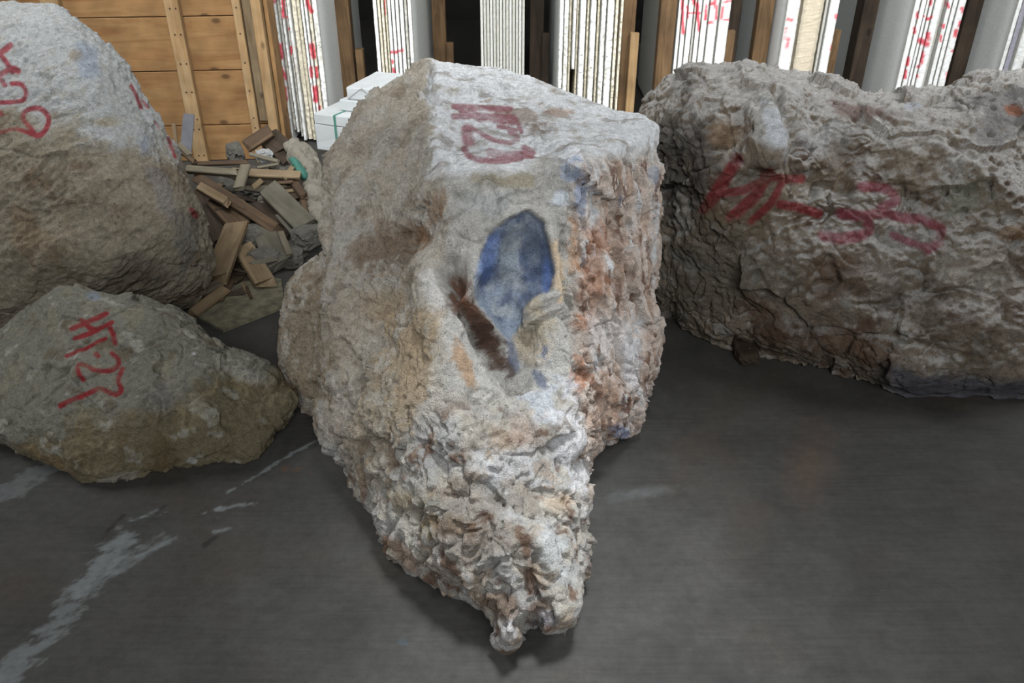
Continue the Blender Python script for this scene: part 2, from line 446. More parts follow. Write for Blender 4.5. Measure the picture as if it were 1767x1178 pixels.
def facing(V, N):
    d = np.array([0, 0, CAMZ])-V; d /= np.linalg.norm(d, axis=1)[:, None]
    return (d*N).sum(1)

def make_boulder(name, label, parts, voxel, disp, colour, feats=(), mat=M_rock, sub=1, cat='boulder', group=None):
    t0 = time.time(); me = remeshed(parts, voxel, sub); t1 = time.time()
    V = getV(me); N = getN(me)
    p = project(V); fr = sstep(-.1, .15, facing(V, N))
    D = disp(V, N, p, fr)
    pw_ = p+fbm(V*9, 3, 77)[:, None]*14
    for f in feats:      # (x, y, rx, ry, angle, height, sharpness)
        x, y, rx, ry, an, h, pw = f
        q = ell(pw_, x, y, rx, ry, an)
        D += h*np.exp(-q**pw)*fr
    V2 = V+N*D[:, None]
    V2[:, 2] = np.maximum(V2[:, 2], .002)
    setV(me, V2); N2 = getN(me)
    col = colour(V2, N2, project(V2), sstep(-.25, .0, facing(V2, N2)), D)
    setcol(me, np.clip(col, .01, .92))
    c = V2.mean(0); c[2] = 0
    setV(me, V2-c)
    me.polygons.foreach_set('use_smooth', np.ones(len(me.polygons), dtype=bool)); me.update()
    o = link(name, me, mat, loc=Vector(c)); tag(o, label, cat, group)
    return o
def lay(col, w, c, s=1.0):
    k = (np.clip(w, 0, 1)*s)[:, None]; return col*(1-k)+np.asarray(c)*k
def blobs(col, p, nz, L):
    for x, y, rx, ry, an, c, s in L:
        q = ell(p, x, y, rx, ry, an)
        col = lay(col, sstep(.15, .75, (1.2-q+nz*1.25)), srgb(*c), s)
    return col
def curve_pts(pts):
    if len(pts) < 4: return pts
    out = []; n = len(pts)
    for i in range(n-1):
        p0, p1, p2, p3 = (np.array(pts[max(0, min(n-1, i+j))], float) for j in (-1, 0, 1, 2))
        if i == 0 and pts[0] == pts[-1]: p0 = np.array(pts[-2], float)
        if i == n-2 and pts[0] == pts[-1]: p3 = np.array(pts[1], float)
        for t in (0, .33, .67):
            out.append(tuple(.5*((2*p1)+(-p0+p2)*t+(2*p0-5*p1+4*p2-p3)*t*t+(-p0+3*p1-3*p2+p3)*t**3)))
    return out+[pts[-1]]
def paint(col, p, fr, nz, strokes, c, s=.85):
    w = np.zeros(len(p))
    for wd_, pts in strokes:
        d = segd(p+nz[:, None]*2.5, curve_pts(pts))/wd_
        w = np.maximum(w, sstep(1.25, .55, d+nz*.35))
    w = w*(.55+.45*sstep(.45, -.15, nz))
    return lay(col, w*fr, c, s)

# ---- centre boulder
C_out = [(735,105,2.95),(790,112,2.95),(862,118,2.92),(905,135,2.85),(960,152,2.78),(1010,176,2.7),(1062,198,2.6),(1105,200,2.5),
 (1130,215,2.42),(1134,250,2.38),(1131,300,2.36),(1136,345,2.34),(1133,400,2.33),(1136,450,2.32),(1131,500,2.3),(1138,560,2.26),
 (1137,610,2.2),(1122,660,2.12),(1108,710,2.06),(1088,752,1.99),(1060,768,1.93),(1036,788,1.85),(1022,812,1.72),(1019,850,1.56),
 (1014,900,1.47),(1010,950,1.40),(1003,1000,1.33),(999,1045,1.28),(993,1078,1.25),(955,1076,1.25),(935,1068,1.25),(915,1078,1.24),(900,1085,1.23),
 (894,1105,1.21),(880,1114,1.2),(864,1102,1.21),(855,1080,1.23),(838,1058,1.27),(790,1030,1.33),(745,1000,1.39),(705,975,1.45),(668,945,1.52),(642,905,1.6),
 (615,860,1.68),(592,810,1.76),(570,768,1.83),(557,735,1.88),(556,690,1.93),(552,640,1.97),(554,590,2.02),(560,540,2.07),(566,490,2.14),(568,440,2.24),
 (562,390,2.35),(564,330,2.45),(572,280,2.54),(592,235,2.62),(622,190,2.7),(655,155,2.8),(692,128,2.88)]
C_in = [(741,150,2.66),(761,186,2.48),(744,238,2.25),(764,292,2.07),(765,330,2.0),(800,320,1.99),(850,300,2.0),(910,295,2.02),(960,285,2.02),(1005,272,2.03),
 (1060,250,2.15),(1110,235,2.33),(800,200,2.46),(850,240,2.24),(900,180,2.6),(950,220,2.36),(830,150,2.72),(1010,225,2.38),(1050,215,2.47),
 (770,400,1.92),(800,380,1.93),(760,440,1.9),(745,470,1.86),(740,500,1.82),(690,470,1.98),(650,420,2.14),(700,350,2.13),(640,300,2.38),(690,240,2.42),(700,180,2.62),
 (600,420,2.2),(610,500,2.07),(680,560,1.84),(600,600,1.92),(740,560,1.72),(770,600,1.65),
 (830,440,1.88),(960,440,1.88),(950,360,1.93),(900,350,1.93),(960,520,1.82),(890,590,1.84),(960,600,1.74),(905,640,1.72),(870,620,1.76),
 (985,330,1.97),(990,400,1.91),(985,500,1.83),(985,600,1.73),(1000,680,1.66),(1015,760,1.62),
 (1040,300,2.06),(1090,300,2.2),(1050,450,2.02),(1100,450,2.17),(1040,560,1.95),(1095,600,2.08),(1050,680,1.86),(1080,700,1.95),(1040,750,1.8),
 (810,660,1.58),(780,680,1.56),(860,690,1.57),(920,700,1.59),(960,720,1.58),(800,760,1.46),(870,780,1.45),(950,800,1.5),(990,840,1.49),
 (700,680,1.64),(640,700,1.74),(660,800,1.60),(730,800,1.49),(720,900,1.44),(800,880,1.36),(880,880,1.35),(950,900,1.39),(985,930,1.38),
 (820,970,1.3),(880,960,1.27),(930,930,1.32),(950,990,1.28),(930,1000,1.27),(880,1030,1.25),(900,1050,1.26),(970,1040,1.26),(878,1085,1.2)]
L_out = [(575,425,2.5),(545,440,2.5),(515,462,2.48),(500,495,2.46),(490,540,2.43),(487,590,2.4),(485,630,2.36),(495,665,2.3),(515,695,2.24),(535,725,2.18),(556,742,2.12),(600,760,2.1),(640,700,2.2),(640,500,2.3),(610,430,2.45)]
L_in = [(530,500,2.38),(530,560,2.33),(520,620,2.28),(560,560,2.24),(555,640,2.12),(590,560,2.2),(590,680,2.1),(545,470,2.44)]
C_parts = [relief(C_out, C_in, T=.55, E=190, a=.07, e=26), relief(L_out, L_in, T=.2, E=80, a=.08, e=30)]
def m_nose(p): return sstep(620, 760, p[:, 1]+ (p[:, 0]-800)*.15)
def m_right(p): return sstep(955, 1000, p[:, 0]-(p[:, 1]-400)*.06)*sstep(255, 290, p[:, 1])*sstep(900, 700, p[:, 1])
def m_left(p): return sstep(780, 720, p[:, 0])*sstep(860, 640, p[:, 1])
def m_top(p): return sstep(735, 755, p[:, 0]+9*np.sin(p[:, 1]*.05)+5*np.sin(p[:, 1]*.13))*sstep(310, 270, p[:, 1]+(p[:, 0]-900)*.12)
HOLLOW = [(862,388),(885,374),(915,368),(936,384),(947,425),(957,470),(950,498),(918,514),(902,534),(893,572),(880,590),(866,574),(846,548),(823,522),(819,492),(829,446),(844,410)]
C_rot = np.array([[.83, 0, .56], [0, 1, 0], [-.56, 0, .83]])
def C_disp(V, N, p, fr):
    no, ri, le, to = m_nose(p), m_right(p), m_left(p), m_top(p)
    Q = V@C_rot.T
    Vw = warp(V, .028, 8, 2)
    D = .014*fbm(V*6, 4, 1) + .022*facet(Vw*4.5, 2) + (.25+.75*no)*.009*facet(warp(V, .03, 14, 3)*13, 5)
    D += no*(.019*billow(Vw*np.array([8, 8, 6]), 2, 3)+.009*fbm(Vw*22, 3, 9)+cracks(V, 9, 90, .02)-.016*sstep(.6, .95, ridged(Vw*11, 2, 10)))
    g1, g2 = worley(warp(V, .02, 25, 4)*34, 8)
    pit = sstep(.42, .12, g1)*sstep(.0, .35, fbm(V*7, 2, 15)+.12)
    D -= (.25*1+no*.9+le*.3)*.014*pit
    D += cracks(Q*np.array([1, 1, .4]), 8, 91, .012)+le*(.012*ridged(warp(Q, .03, 10, 6)*np.array([32, 32, 8]), 3, 12)+.010*facet(warp(Q, .04, 8, 7)*np.array([11, 11, 4]), 13))
    D += ri*(.010*ridged(Vw*np.array([24, 24, 7.5]), 3, 17)+.012*facet(Vw*np.array([14, 14, 4.5]), 18)-.030*sstep(.55, .92, ridged(Vw*np.array([13, 13, 3.6]), 2, 19)))
    D = D*(1-.45*to)+to*(.007*ridged(Vw*np.array([8, 15, 9]), 3, 27)+.006*facet(Vw*np.array([7, 12, 7]), 28))
    D += .004*fbm(V*70, 3, 33)
    cr_ = np.maximum(sstep(1.2, .6, ell(p, 825, 555, 85, 34, 55)), .8*sstep(1.3, .6, ell(p, 890, 660, 90, 50, 0)))
    D += cr_*(.014*facet(warp(V, .02, 20, 92)*26, 93)+.010*ridged(V*30, 3, 94))
    # smooth blue break
    hd = polyd(p+fbm(V*20, 3, 45)[:, None]*6, HOLLOW)
    k = sstep(-8, 3, hd)
    D = D*(1-k)+k*(.006*fbm(V*12, 4, 41)+.004*ridged(V*16, 2, 43))
    # scooped hollow, deepest under its right and upper rim
    D -= .014*sstep(-2, 3, hd)+.05*sstep(0, 45, hd)
    D -= k*.02*sstep(890, 925, p[:, 0]+(p[:, 1]-460)*.1+6*fbm(V*16, 3, 46))
    D += .012*sstep(-26, -5, hd)*sstep(0, -5, hd)*fr
    # crevice from under the ridge to the foot of the hollow
    d = segd(p+fbm(V*16, 3, 51)[:, None]*9, [(775, 465), (800, 520), (835, 575), (868, 625), (892, 648)])
    D -= (.045*sstep(34, 8, d)+.045*sstep(15, 2, d+6*fbm(V*30, 2, 50)))*fr
    d = segd(p+fbm(V*16, 3, 52)[:, None]*8, [(745, 120), (738, 160), (752, 172)])
    D -= .03*sstep(10, 2, d)*fr
    d = segd(p+fbm(V*20, 3, 53)[:, None]*10, [(1010, 640), (1022, 700), (1026, 760), (1018, 830)])
    D -= .035*sstep(9, 2, d)*fr
    p54 = p+fbm(V*22, 3, 54)[:, None]*9
    for pts, w_, h in ([[(1058, 330), (1052, 420), (1060, 500)], 7, .025], [[(1085, 360), (1080, 450), (1085, 520)], 6, .025],
                      [[(1030, 420), (1024, 500), (1032, 560)], 6, .02], [[(1015, 300), (1010, 380), (1018, 470)], 5, .02], [[(972, 400), (970, 470), (985, 540)], 5, .018],
                      [[(925, 960), (920, 1000), (930, 1040)], 7, .03], [[(590, 590), (620, 640), (625, 670)], 12, .02]):
        d = segd(p54, pts); D -= h*sstep(w_*1.3, w_*.2, d)*fr
    return D
C_feats = [(742,492,22,40,-10,.035,2),(800,628,24,20,20,.02,2),(912,470,10,10,0,0,2),(665,600,36,18,60,-.018,2),(620,640,20,30,0,-.014,2),
 (690,425,80,20,-35,-.030,2),(640,470,60,26,-50,.012,2),(700,330,60,14,-50,-.012,2),(620,380,50,18,-60,-.014,2),(820,470,16,40,-10,.012,2),(930,560,26,40,0,.020,2),(905,555,12,24,0,-.01,2),(900,660,30,16,-30,-.012,2),
 (925,690,26,46,20,.012,2.5),(770,760,26,22,0,.018,2),(830,800,30,30,0,.018,2),(950,940,34,54,5,.026,2.5),(880,920,26,44,0,.012,2),(930,1000,14,26,0,-.03,2),
 (870,960,30,40,0,.01,2),(790,860,16,22,0,-.02,2),(735,890,18,14,0,-.02,2),(930,850,20,14,40,-.014,2),(850,860,24,12,50,-.016,2),
 (880,1090,16,16,0,.012,2),(942,1060,16,14,0,.018,2),(975,1040,20,26,0,.012,2),(845,320,30,14,20,-.01,2),(800,345,26,12,10,-.012,2),(985,310,26,16,0,.012,2),
 (840,200,70,14,12,-.014,2),(900,240,60,14,24,-.014,2),(800,240,30,20,0,-.016,2),(1100,225,30,12,0,.012,2),(880,150,44,18,0,-.012,2),(1130,300,10,20,0,.012,2),
 (600,300,26,60,10,.012,2),(650,250,16,60,35,-.010,2),(700,300,14,50,35,-.010,2)]
C_rgb = dict(pale=(178,178,176), tan=(186,170,148), dust=(172,164,150), white=(226,228,230), brown=(150,112,84), rust=(186,156,134), pink=(222,206,194), olive=(150,134,96),
             dark=(98,84,72), blue=(138,158,190), dblue=(98,112,142), bgrey=(160,172,188))
def C_col(V, N, p, fr, D):
    k = C_rgb
    nf = fbm(V*45, 4, 63); nz = fbm(V*13, 5, 61)+.45*nf; nl = fbm(V*5, 3, 65)
    col = np.tile(srgb(192,186,174), (len(V), 1))
    col = lay(col, sstep(-.2, .3, nz+nl*.5), srgb(*k['tan']), .55)
    pc = p+np.stack([nz*22, fbm(V*15, 3, 62)*26], 1)
    no, ri, le, to = m_nose(pc), m_right(pc), m_left(pc), m_top(pc)
    col = lay(col, no*sstep(-.25, .25, nz+.1), srgb(*k['pale']), .9)
    col = lay(col, no*sstep(.0, .3, fbm(V*10, 4, 67)), srgb(176,156,134), .75)
    col = lay(col, no*sstep(.05, .3, fbm(V*6, 4, 68)), srgb(150,140,128), .7)
    col = lay(col, no*sstep(.12, .34, fbm(V*14, 4, 69)+.2*nf), srgb(110,82,62), .85)
    col = lay(col, ri, srgb(*k['pink']), .85)
    vs = fbm(V*np.array([26, 26, 7]), 5, 71)
    col = lay(col, ri*sstep(.0, .25, vs), srgb(*k['rust']), .7)
    col = lay(col, ri*sstep(.12, .4, -vs), srgb(*k['white']), .9)
    col = lay(col, ri*sstep(.14, .3, fbm(V*np.array([34, 34, 10]), 4, 73)), srgb(112,78,58), .85)
    col = lay(col, le*sstep(.0, .35, fbm(V*np.array([9, 9, 5]), 5, 79)), srgb(138,124,104), .65)
    col = lay(col, le*sstep(.1, .4, -nl), srgb(192,188,180), .5)
    mid = sstep(750, 780, p[:, 0])*sstep(1010, 970, p[:, 0])*sstep(270, 300, p[:, 1])*sstep(720, 650, p[:, 1])
    col = lay(col, mid, srgb(190, 188, 182), .85)
    col = lay(col, to*sstep(-.5, .1, nz+.2), srgb(238,240,241), .97)
    col = lay(col, to*sstep(.12, .3, fbm(V*np.array([10, 14, 10]), 4, 75)), srgb(150,140,128), .6)
    B = [(525,600,62,150,0,(150,134,110),.8),(690,425,85,26,-35,(120,100,80),.7),(650,520,80,40,-20,(170,150,122),.6),(700,640,60,120,10,(178,156,124),.7),(640,760,50,110,0,(174,160,136),.5),(600,560,36,80,0,(190,180,164),.6),  # first two blobs: shade on the side lobe and diagonal band, painted in
     (660,420,90,34,-35,(140,118,96),.55),(745,380,16,60,20,(150,115,80),.6),(815,550,24,80,-35,(98,70,54),.95),(850,600,26,60,-35,(84,62,50),.95),(885,640,18,26,-20,(80,66,58),.9),(800,500,20,40,-10,(124,84,62),.8),  # crevice blobs: brown rock, darkened further for the shade in the groove
     (745,485,26,44,-5,(214,212,208),.8),(800,625,14,60,-20,(168,128,84),.7),(880,310,60,18,0,(150,136,100),.6),(900,200,60,20,15,(150,126,104),.7),(960,195,34,14,10,(176,146,120),.7),
     (850,350,60,30,0,(190,192,190),.7),(985,300,30,26,0,(178,192,212),.8),(1000,330,14,60,-5,(160,180,210),.7),(965,340,20,26,0,(226,232,238),.9),(990,430,16,70,0,(206,150,96),.5),
     (960,470,14,60,-6,(222,196,160),.7),(1030,480,34,90,0,(172,116,80),.55),(1000,560,20,20,0,(190,120,70),.7),(1060,580,60,50,10,(222,216,212),.75),(1000,650,20,40,0,(182,118,76),.7),(1090,620,20,60,0,(230,230,232),.7),
     (1050,700,40,60,0,(176,142,118),.6),(1075,745,20,14,0,(120,140,180),.7),(925,560,44,50,0,(206,192,166),.8),(915,610,30,30,0,(190,176,156),.8),
     (935,690,40,60,20,(198,204,210),.85),(985,760,30,120,-5,(228,228,230),.7),(880,800,50,60,-25,(206,206,206),.7),(900,740,40,40,0,(180,160,146),.6),
     (960,870,40,30,0,(206,184,158),.7),(950,950,36,60,5,(206,208,206),.8),(915,990,16,40,0,(112,82,60),.85),(860,1040,40,26,20,(120,96,72),.8),(780,910,50,24,10,(128,106,82),.7),
     (830,790,26,40,0,(206,206,206),.7),(720,880,50,60,0,(150,140,112),.45),(700,960,60,20,35,(168,136,108),.6),(935,1045,30,16,-20,(100,74,54),.8),(942,1062,14,12,0,(188,182,184),.9),
     (880,1092,16,20,0,(196,192,190),.9),(940,1072,30,8,0,(110,112,120),.6),(1005,980,8,90,0,(200,196,188),.6),(590,200,90,60,0,(170,158,144),.3),(1128,300,10,26,0,(190,205,218),.6)]
    col = blobs(col, p, nz, B)
    kb = sstep(-3, 1, polyd(p+fbm(V*20, 3, 45)[:, None]*6+nf[:, None]*4, HOLLOW))
    bl = fbm(V*np.array([24, 24, 12]), 5, 81)
    bc = lay(np.tile(srgb(*k['bgrey']), (len(V), 1)), sstep(-.1, .3, bl), srgb(*k['dblue']), .8)
    bc = lay(bc, sstep(.05, .35, fbm(V*16, 4, 83)), srgb(200, 205, 208), .8)
    bc = lay(bc, sstep(1.2, .6, ell(p, 925, 460, 34, 80, -4)), srgb(84, 98, 126), .6)
    bc = lay(bc, sstep(1.2, .5, ell(p, 845, 440, 16, 60, 14)), srgb(96, 124, 184), .75)
    bc = lay(bc, sstep(1.2, .5, ell(p, 945, 480, 12, 40, 0)), srgb(96, 124, 184), .7)
    bc = lay(bc, sstep(1.1, .5, ell(p, 878, 450, 18, 70, 6)), srgb(170, 180, 186), .7)
    col = col*(1-kb[:, None])+bc*kb[:, None]
    for x, y, rx, ry, an in ((932, 655, 9, 18, -25), (940, 608, 4, 12, 0), (885, 612, 8, 30, -15), (1070, 345, 4, 14, 0)):
        col = lay(col, sstep(1.3, .7, ell(p+nf[:, None]*8, x, y, rx, ry, an))*fr, srgb(118, 128, 150), .75)
    ink = srgb(150, 52, 72)
    red = [(5,[(783,183),(830,186),(880,188)]),(8,[(800,190),(830,203),(885,205)]),(5,[(783,200),(830,202)]),(11,[(806,225),(808,240)]),(4,[(815,222),(850,240),(880,246),(895,238),(880,228)]),
           (4,[(860,218),(890,225)]),(7,[(845,262),(870,268),(915,266)]),(5,[(800,255),(815,272),(860,278),(900,272)]),(4,[(890,205),(900,228)]),(6,[(905,255),(918,264)])]
    col = paint(col, p, fr, nz, [(w*1.1, s) for w, s in red], ink, .74)
    return col
make_boulder('boulder', 'tall pale boulder with a blue hollow in its face, tapering towards the camera', C_parts, .0074, C_disp, C_col, C_feats, M_rock_blue)

# ---- right boulder
R_out = [(1104,200,2.95),(1118,165,2.95),(1150,135,2.92),(1190,116,2.9),(1240,110,2.88),(1300,112,2.86),(1360,122,2.85),(1420,132,2.85),(1470,142,2.85),(1505,157,2.84),(1545,152,2.85),(1600,151,2.86),(1640,148,2.86),
 (1680,130,2.86),(1730,122,2.86),(1790,122,2.86),(1900,150,2.86),(2020,230,2.84),(2110,350,2.78),(2120,480,2.7),(2070,600,2.6),(1980,680,2.42),(1870,705,2.3),(1780,700,2.28),(1700,693,2.29),(1640,698,2.28),(1570,697,2.28),(1535,686,2.31),
 (1500,668,2.36),(1455,652,2.4),(1400,640,2.45),(1345,625,2.52),(1270,608,2.58),(1215,596,2.63),(1170,570,2.7),(1142,530,2.75),(1120,480,2.8),(1105,420,2.86),(1098,330,2.9),(1098,260,2.94)]
R_in = [(1200,150,2.75),(1300,150,2.72),(1180,220,2.62),(1300,200,2.58),(1345,250,2.44),(1350,175,2.62),(1400,200,2.66),(1450,200,2.66),(1540,200,2.66),(1620,200,2.66),(1700,190,2.66),(1780,200,2.6),
 (1230,300,2.52),(1350,300,2.48),(1450,300,2.55),(1560,260,2.54),(1640,270,2.5),(1730,310,2.4),(1760,260,2.52),(1560,330,2.5),(1600,400,2.42),(1680,380,2.36),
 (1180,400,2.62),(1250,400,2.48),(1350,400,2.43),(1450,420,2.4),(1540,430,2.38),(1620,470,2.32),(1720,450,2.3),(1800,400,2.3),(1900,400,2.35),(2000,400,2.5),
 (1200,500,2.6),(1300,500,2.44),(1400,520,2.36),(1500,540,2.3),(1600,560,2.25),(1700,560,2.22),(1820,540,2.24),(1950,560,2.35),
 (1250,570,2.54),(1340,580,2.44),(1430,600,2.36),(1520,620,2.26),(1600,640,2.21),(1680,620,2.2),(1760,650,2.2),(1560,660,2.24)]
R_parts = [relief(R_out, R_in, T=.75, E=230, a=.10, e=50)]
def R_disp(V, N, p, fr):
    D = .024*fbm(V*4.5, 4, 101)+.014*ridged(V*7.5, 4, 105)-.008
    up = sstep(560, 300, p[:, 1]); Vw = warp(V, .042, 6, 102)
    D += sstep(-.25, .3, perlin(V*2.6, 120))*(.4+.6*up)*(.030*billow(Vw*np.array([4.5, 6, 6]), 3, 103)+.018*fbm(Vw*14, 3, 104)-.020*sstep(.6, .95, ridged(Vw*8, 2, 106)))+.040*facet(Vw*4, 116)+.008*facet(warp(V, .04, 10, 118)*13, 117)+.010*fbm(V*18, 3, 119)
    g1, _ = worley(V*26, 107)
    D -= .018*sstep(.4, .1, g1)*sstep(-.1, .3, fbm(V*6, 2, 109))
    D += .004*ridged(Vw*22, 2, 111)+.004*fbm(V*55, 3, 113)+cracks(V, 5, 121, .03)+cracks(V, 11, 122, .016)
    for pts, w_, h in ([[(1345,160),(1350,200),(1375,260)], 12, .04], [[(1430,445),(1440,480),(1400,505)], 9, .03], [[(1560,330),(1545,370)], 6, .02],
                       [[(1640,250),(1700,290),(1720,330)], 10, .03]):
        d = segd(p+fbm(V*12, 3, 154)[:, None]*12, pts); D -= h*sstep(w_*1.3, w_*.2, d)*fr
    # overhanging lip running to the lower right
    d = segd(p+fbm(V*10, 3, 155)[:, None]*14, [(1590,235),(1650,270),(1695,300),(1715,335),(1735,345)])
    D += .022*sstep(26, 4, d)*fr
    D *= .82
    k = sstep(655, 670, p[:, 1])*sstep(1520, 1560, p[:, 0])
    D = D*(1-.6*k)
    return D
R_feats = [(1330,215,34,60,-20,.028,2),(1330,260,26,20,0,.03,2),(1362,245,16,30,10,-.04,2),(1500,230,16,20,0,.02,2),(1560,245,18,16,0,.018,2),(1410,290,22,16,0,.02,2),
  (1240,200,40,50,0,.02,2),(1190,260,26,60,10,-.02,2),(1300,470,12,12,0,-.03,2),(1700,360,50,50,0,-.018,2),(1480,380,60,14,20,.012,2),(1570,400,70,16,14,.018,2),(1450,510,60,10,-40,.012,2),
  (1720,200,60,30,20,.03,2),(1750,205,20,24,0,-.03,2),(1500,170,26,12,0,-.012,2)]
def R_col(V, N, p, fr, D):
    nf = fbm(V*40, 4, 163); nz = fbm(V*9, 5, 161)+.45*nf
    col = np.tile(srgb(140, 128, 112), (len(V), 1))
    col = lay(col, sstep(-.1, .25, nz), srgb(118, 106, 88), .75)
    col = lay(col, sstep(.05, .35, fbm(V*7, 4, 165)+.2*nf), srgb(92, 68, 52), .75)
    col = lay(col, sstep(.1, .35, fbm(V*12, 4, 167)+.2*nf), srgb(178, 176, 170), .6)
    col = lay(col, sstep(.2, .85, N[:, 2])*sstep(-.4, .2, nf+.25), srgb(214, 213, 210), .6)      # settled dust
    B = [(1180,260,70,130,0,(96,92,86),.75),(1230,480,110,90,0,(104,98,86),.6),(1310,190,40,60,-20,(190,188,180),.6),(1260,230,40,40,0,(160,134,104),.6),(1340,230,24,60,-20,(206,210,214),.8),(1410,240,50,40,0,(184,184,182),.6),  # darkest blobs put the shade of the left and lower face into the colour
     (1480,190,60,16,10,(110,76,66),.7),(1450,300,60,40,20,(118,98,76),.6),(1580,300,70,40,10,(128,110,88),.5),(1690,340,70,60,10,(122,112,90),.5),(1310,360,90,60,0,(136,120,96),.5),(1300,470,100,60,0,(118,112,98),.5),(1330,560,90,40,20,(100,76,58),.7),(1450,480,60,60,0,(112,84,64),.6),
     (1490,600,80,40,20,(116,88,68),.6),(1560,410,60,30,10,(190,188,184),.6),(1650,340,60,50,0,(128,132,116),.7),(1520,470,60,30,40,(170,158,150),.7),(1700,480,90,50,20,(160,150,136),.5),
     (1640,560,110,50,10,(104,92,76),.55),(1560,520,120,40,15,(96,84,70),.5),(1720,200,70,50,20,(132,130,128),.8),(1750,190,16,10,0,(160,100,70),.8),(1740,400,30,14,0,(150,116,80),.6),(1580,180,30,10,0,(190,196,204),.7)]
    col = blobs(col, p, nz, B)
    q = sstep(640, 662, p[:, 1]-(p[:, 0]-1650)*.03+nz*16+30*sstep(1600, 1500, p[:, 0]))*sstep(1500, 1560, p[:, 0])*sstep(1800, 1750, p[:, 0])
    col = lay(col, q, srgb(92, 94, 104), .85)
    ink = srgb(140, 32, 42); ink2 = srgb(150, 44, 72)
    col = paint(col, p, fr, nz, [(12,[(1272,276),(1246,316),(1216,362)]),(11,[(1328,300),(1300,340),(1262,375)]),(8,[(1238,334),(1282,328),(1318,312)]),(8,[(1318,302),(1350,308),(1384,308)]),
        (7,[(1352,310),(1330,350),(1296,382)]),(8,[(1346,352),(1375,356),(1412,368)])], ink, .8)
    col = paint(col, p, fr, nz, [(9,[(1486,322),(1530,326),(1545,345),(1520,358)]),(10,[(1450,368),(1490,372),(1530,366)]),(11,[(1420,406),(1450,412),(1490,405)]),(9,[(1496,375),(1500,400)]),
        (9,[(1540,372),(1590,378),(1625,395)]),(9,[(1626,395),(1622,420),(1600,430)]),(7,[(1540,405),(1570,418),(1605,428)])], ink2, .68)
    return col
make_boulder('boulder', 'wide lumpy dark grey-brown boulder at the right with red spray-painted marks', R_parts, .0085, R_disp, R_col, R_feats)

# ---- left boulder
B_out = [(-60,20,3.15),(0,10,3.12),(50,10,3.1),(88,13,3.08),(120,28,3.05),(168,64,3.0),(205,104,2.96),(235,145,2.93),(258,188,2.9),(280,225,2.88),(305,270,2.85),(325,320,2.82),(345,365,2.8),(360,410,2.78),(366,450,2.77),(356,492,2.78),
 (335,522,2.82),(300,545,2.84),(250,575,2.82),(180,600,2.74),(80,612,2.66),(-60,612,2.6),(-200,590,2.65),(-320,500,2.8),(-380,350,2.95),(-340,200,3.05),(-240,90,3.12),(-140,40,3.15)]
B_in = [(0,60,2.92),(80,60,2.93),(140,90,2.88),(0,150,2.78),(80,150,2.76),(160,150,2.76),(220,200,2.76),(0,230,2.66),(100,235,2.64),(190,260,2.65),(250,280,2.7),(290,320,2.72),
 (0,330,2.57),(100,330,2.55),(200,350,2.56),(280,400,2.65),(330,430,2.72),(0,430,2.53),(100,430,2.5),(200,440,2.52),(280,480,2.66),(0,520,2.52),(100,520,2.54),(200,510,2.6),(-150,150,2.85),(-150,300,2.65),(-150,450,2.55),(-280,350,2.8)]
B_parts = [relief(B_out, B_in, T=.6, E=210, a=.10, e=50)]
def B_disp(V, N, p, fr):
    a = math.radians(35); R = np.array([[math.cos(a), 0, math.sin(a)], [0, 1, 0], [-math.sin(a), 0, math.cos(a)]])
    Q = V@R.T
    D = cracks(Q, 5, 221, .012)+.016*fbm(V*5, 4, 201)+.012*facet(warp(Q, .05, 6, 202)*np.array([4, 7, 9]), 204)+.010*ridged(Q*np.array([5, 12, 16]), 4, 203)
    D += .005*ridged(Q*np.array([14, 40, 50]), 3, 205)+.004*fbm(V*50, 3, 207)+.002*ridged(V*110, 2, 209)
    g1, _ = worley(V*20, 211); D -= .006*sstep(.35, .1, g1)
    return D
def B_col(V, N, p, fr, D):
    a = math.radians(40); R = np.array([[math.cos(a), 0, math.sin(a)], [0, 1, 0], [-math.sin(a), 0, math.cos(a)]])
    nz = fbm(V*8, 5, 261); nf = fbm((V@R.T)*np.array([12, 50, 50]), 4, 263)
    col = np.tile(srgb(196, 198, 196), (len(V), 1))
    low = sstep(190, 250, p[:, 1]-(p[:, 0]-120)*.25+nz*60+nf*30)
    col = lay(col, low, srgb(158, 144, 118), .85)
    col = lay(col, low*sstep(0, .3, fbm(V*6, 4, 265)+.2*nf), srgb(112, 90, 64), .7)
    col = lay(col, low*sstep(.05, .35, nf+nz*.3), srgb(180, 172, 154), .6)
    col = lay(col, (1-low)*sstep(0, .4, nf), srgb(178, 170, 154), .5)
    B = [(150,100,24,30,-30,(160,172,190),.6),(250,250,16,26,-20,(150,158,176),.6),(60,60,60,30,0,(200,204,204),.5),(130,95,14,12,0,(160,144,118),.6),(240,470,60,40,0,(104,96,84),.6),
         (60,400,70,50,20,(148,122,88),.5),(280,330,20,50,-20,(150,146,144),.6),(320,430,24,60,0,(128,126,122),.6),(180,210,60,20,0,(176,160,126),.6)]
    col = blobs(col, p, nz, B)
    ink = srgb(166, 34, 52)
    S = [(6,[(-30,112),(0,92),(18,78)]),(6,[(-30,145),(0,130),(20,118),(30,122)]),(5,[(4,98),(22,124)]),(5,[(0,135),(8,146)]),(4.5,[(20,144),(36,145),(45,158),(40,172),(22,176),(0,177),(-20,182)]),
         (5,[(40,204),(47,190),(69,187),(84,203),(77,225),(62,233),(51,219),(40,204)]),(4,[(60,233),(29,223),(0,230),(-30,240)]),(5,[(-5,190),(4,198)]),
         (3.5,[(226,148),(236,166),(243,186)]),(3,[(246,174),(256,186)]),(2.5,[(268,210),(276,222)]),(3,[(290,238),(298,258),(302,270)]),(5,[(330,362),(338,374)])]
    return paint(col, p, fr, nz, S, ink, .88)
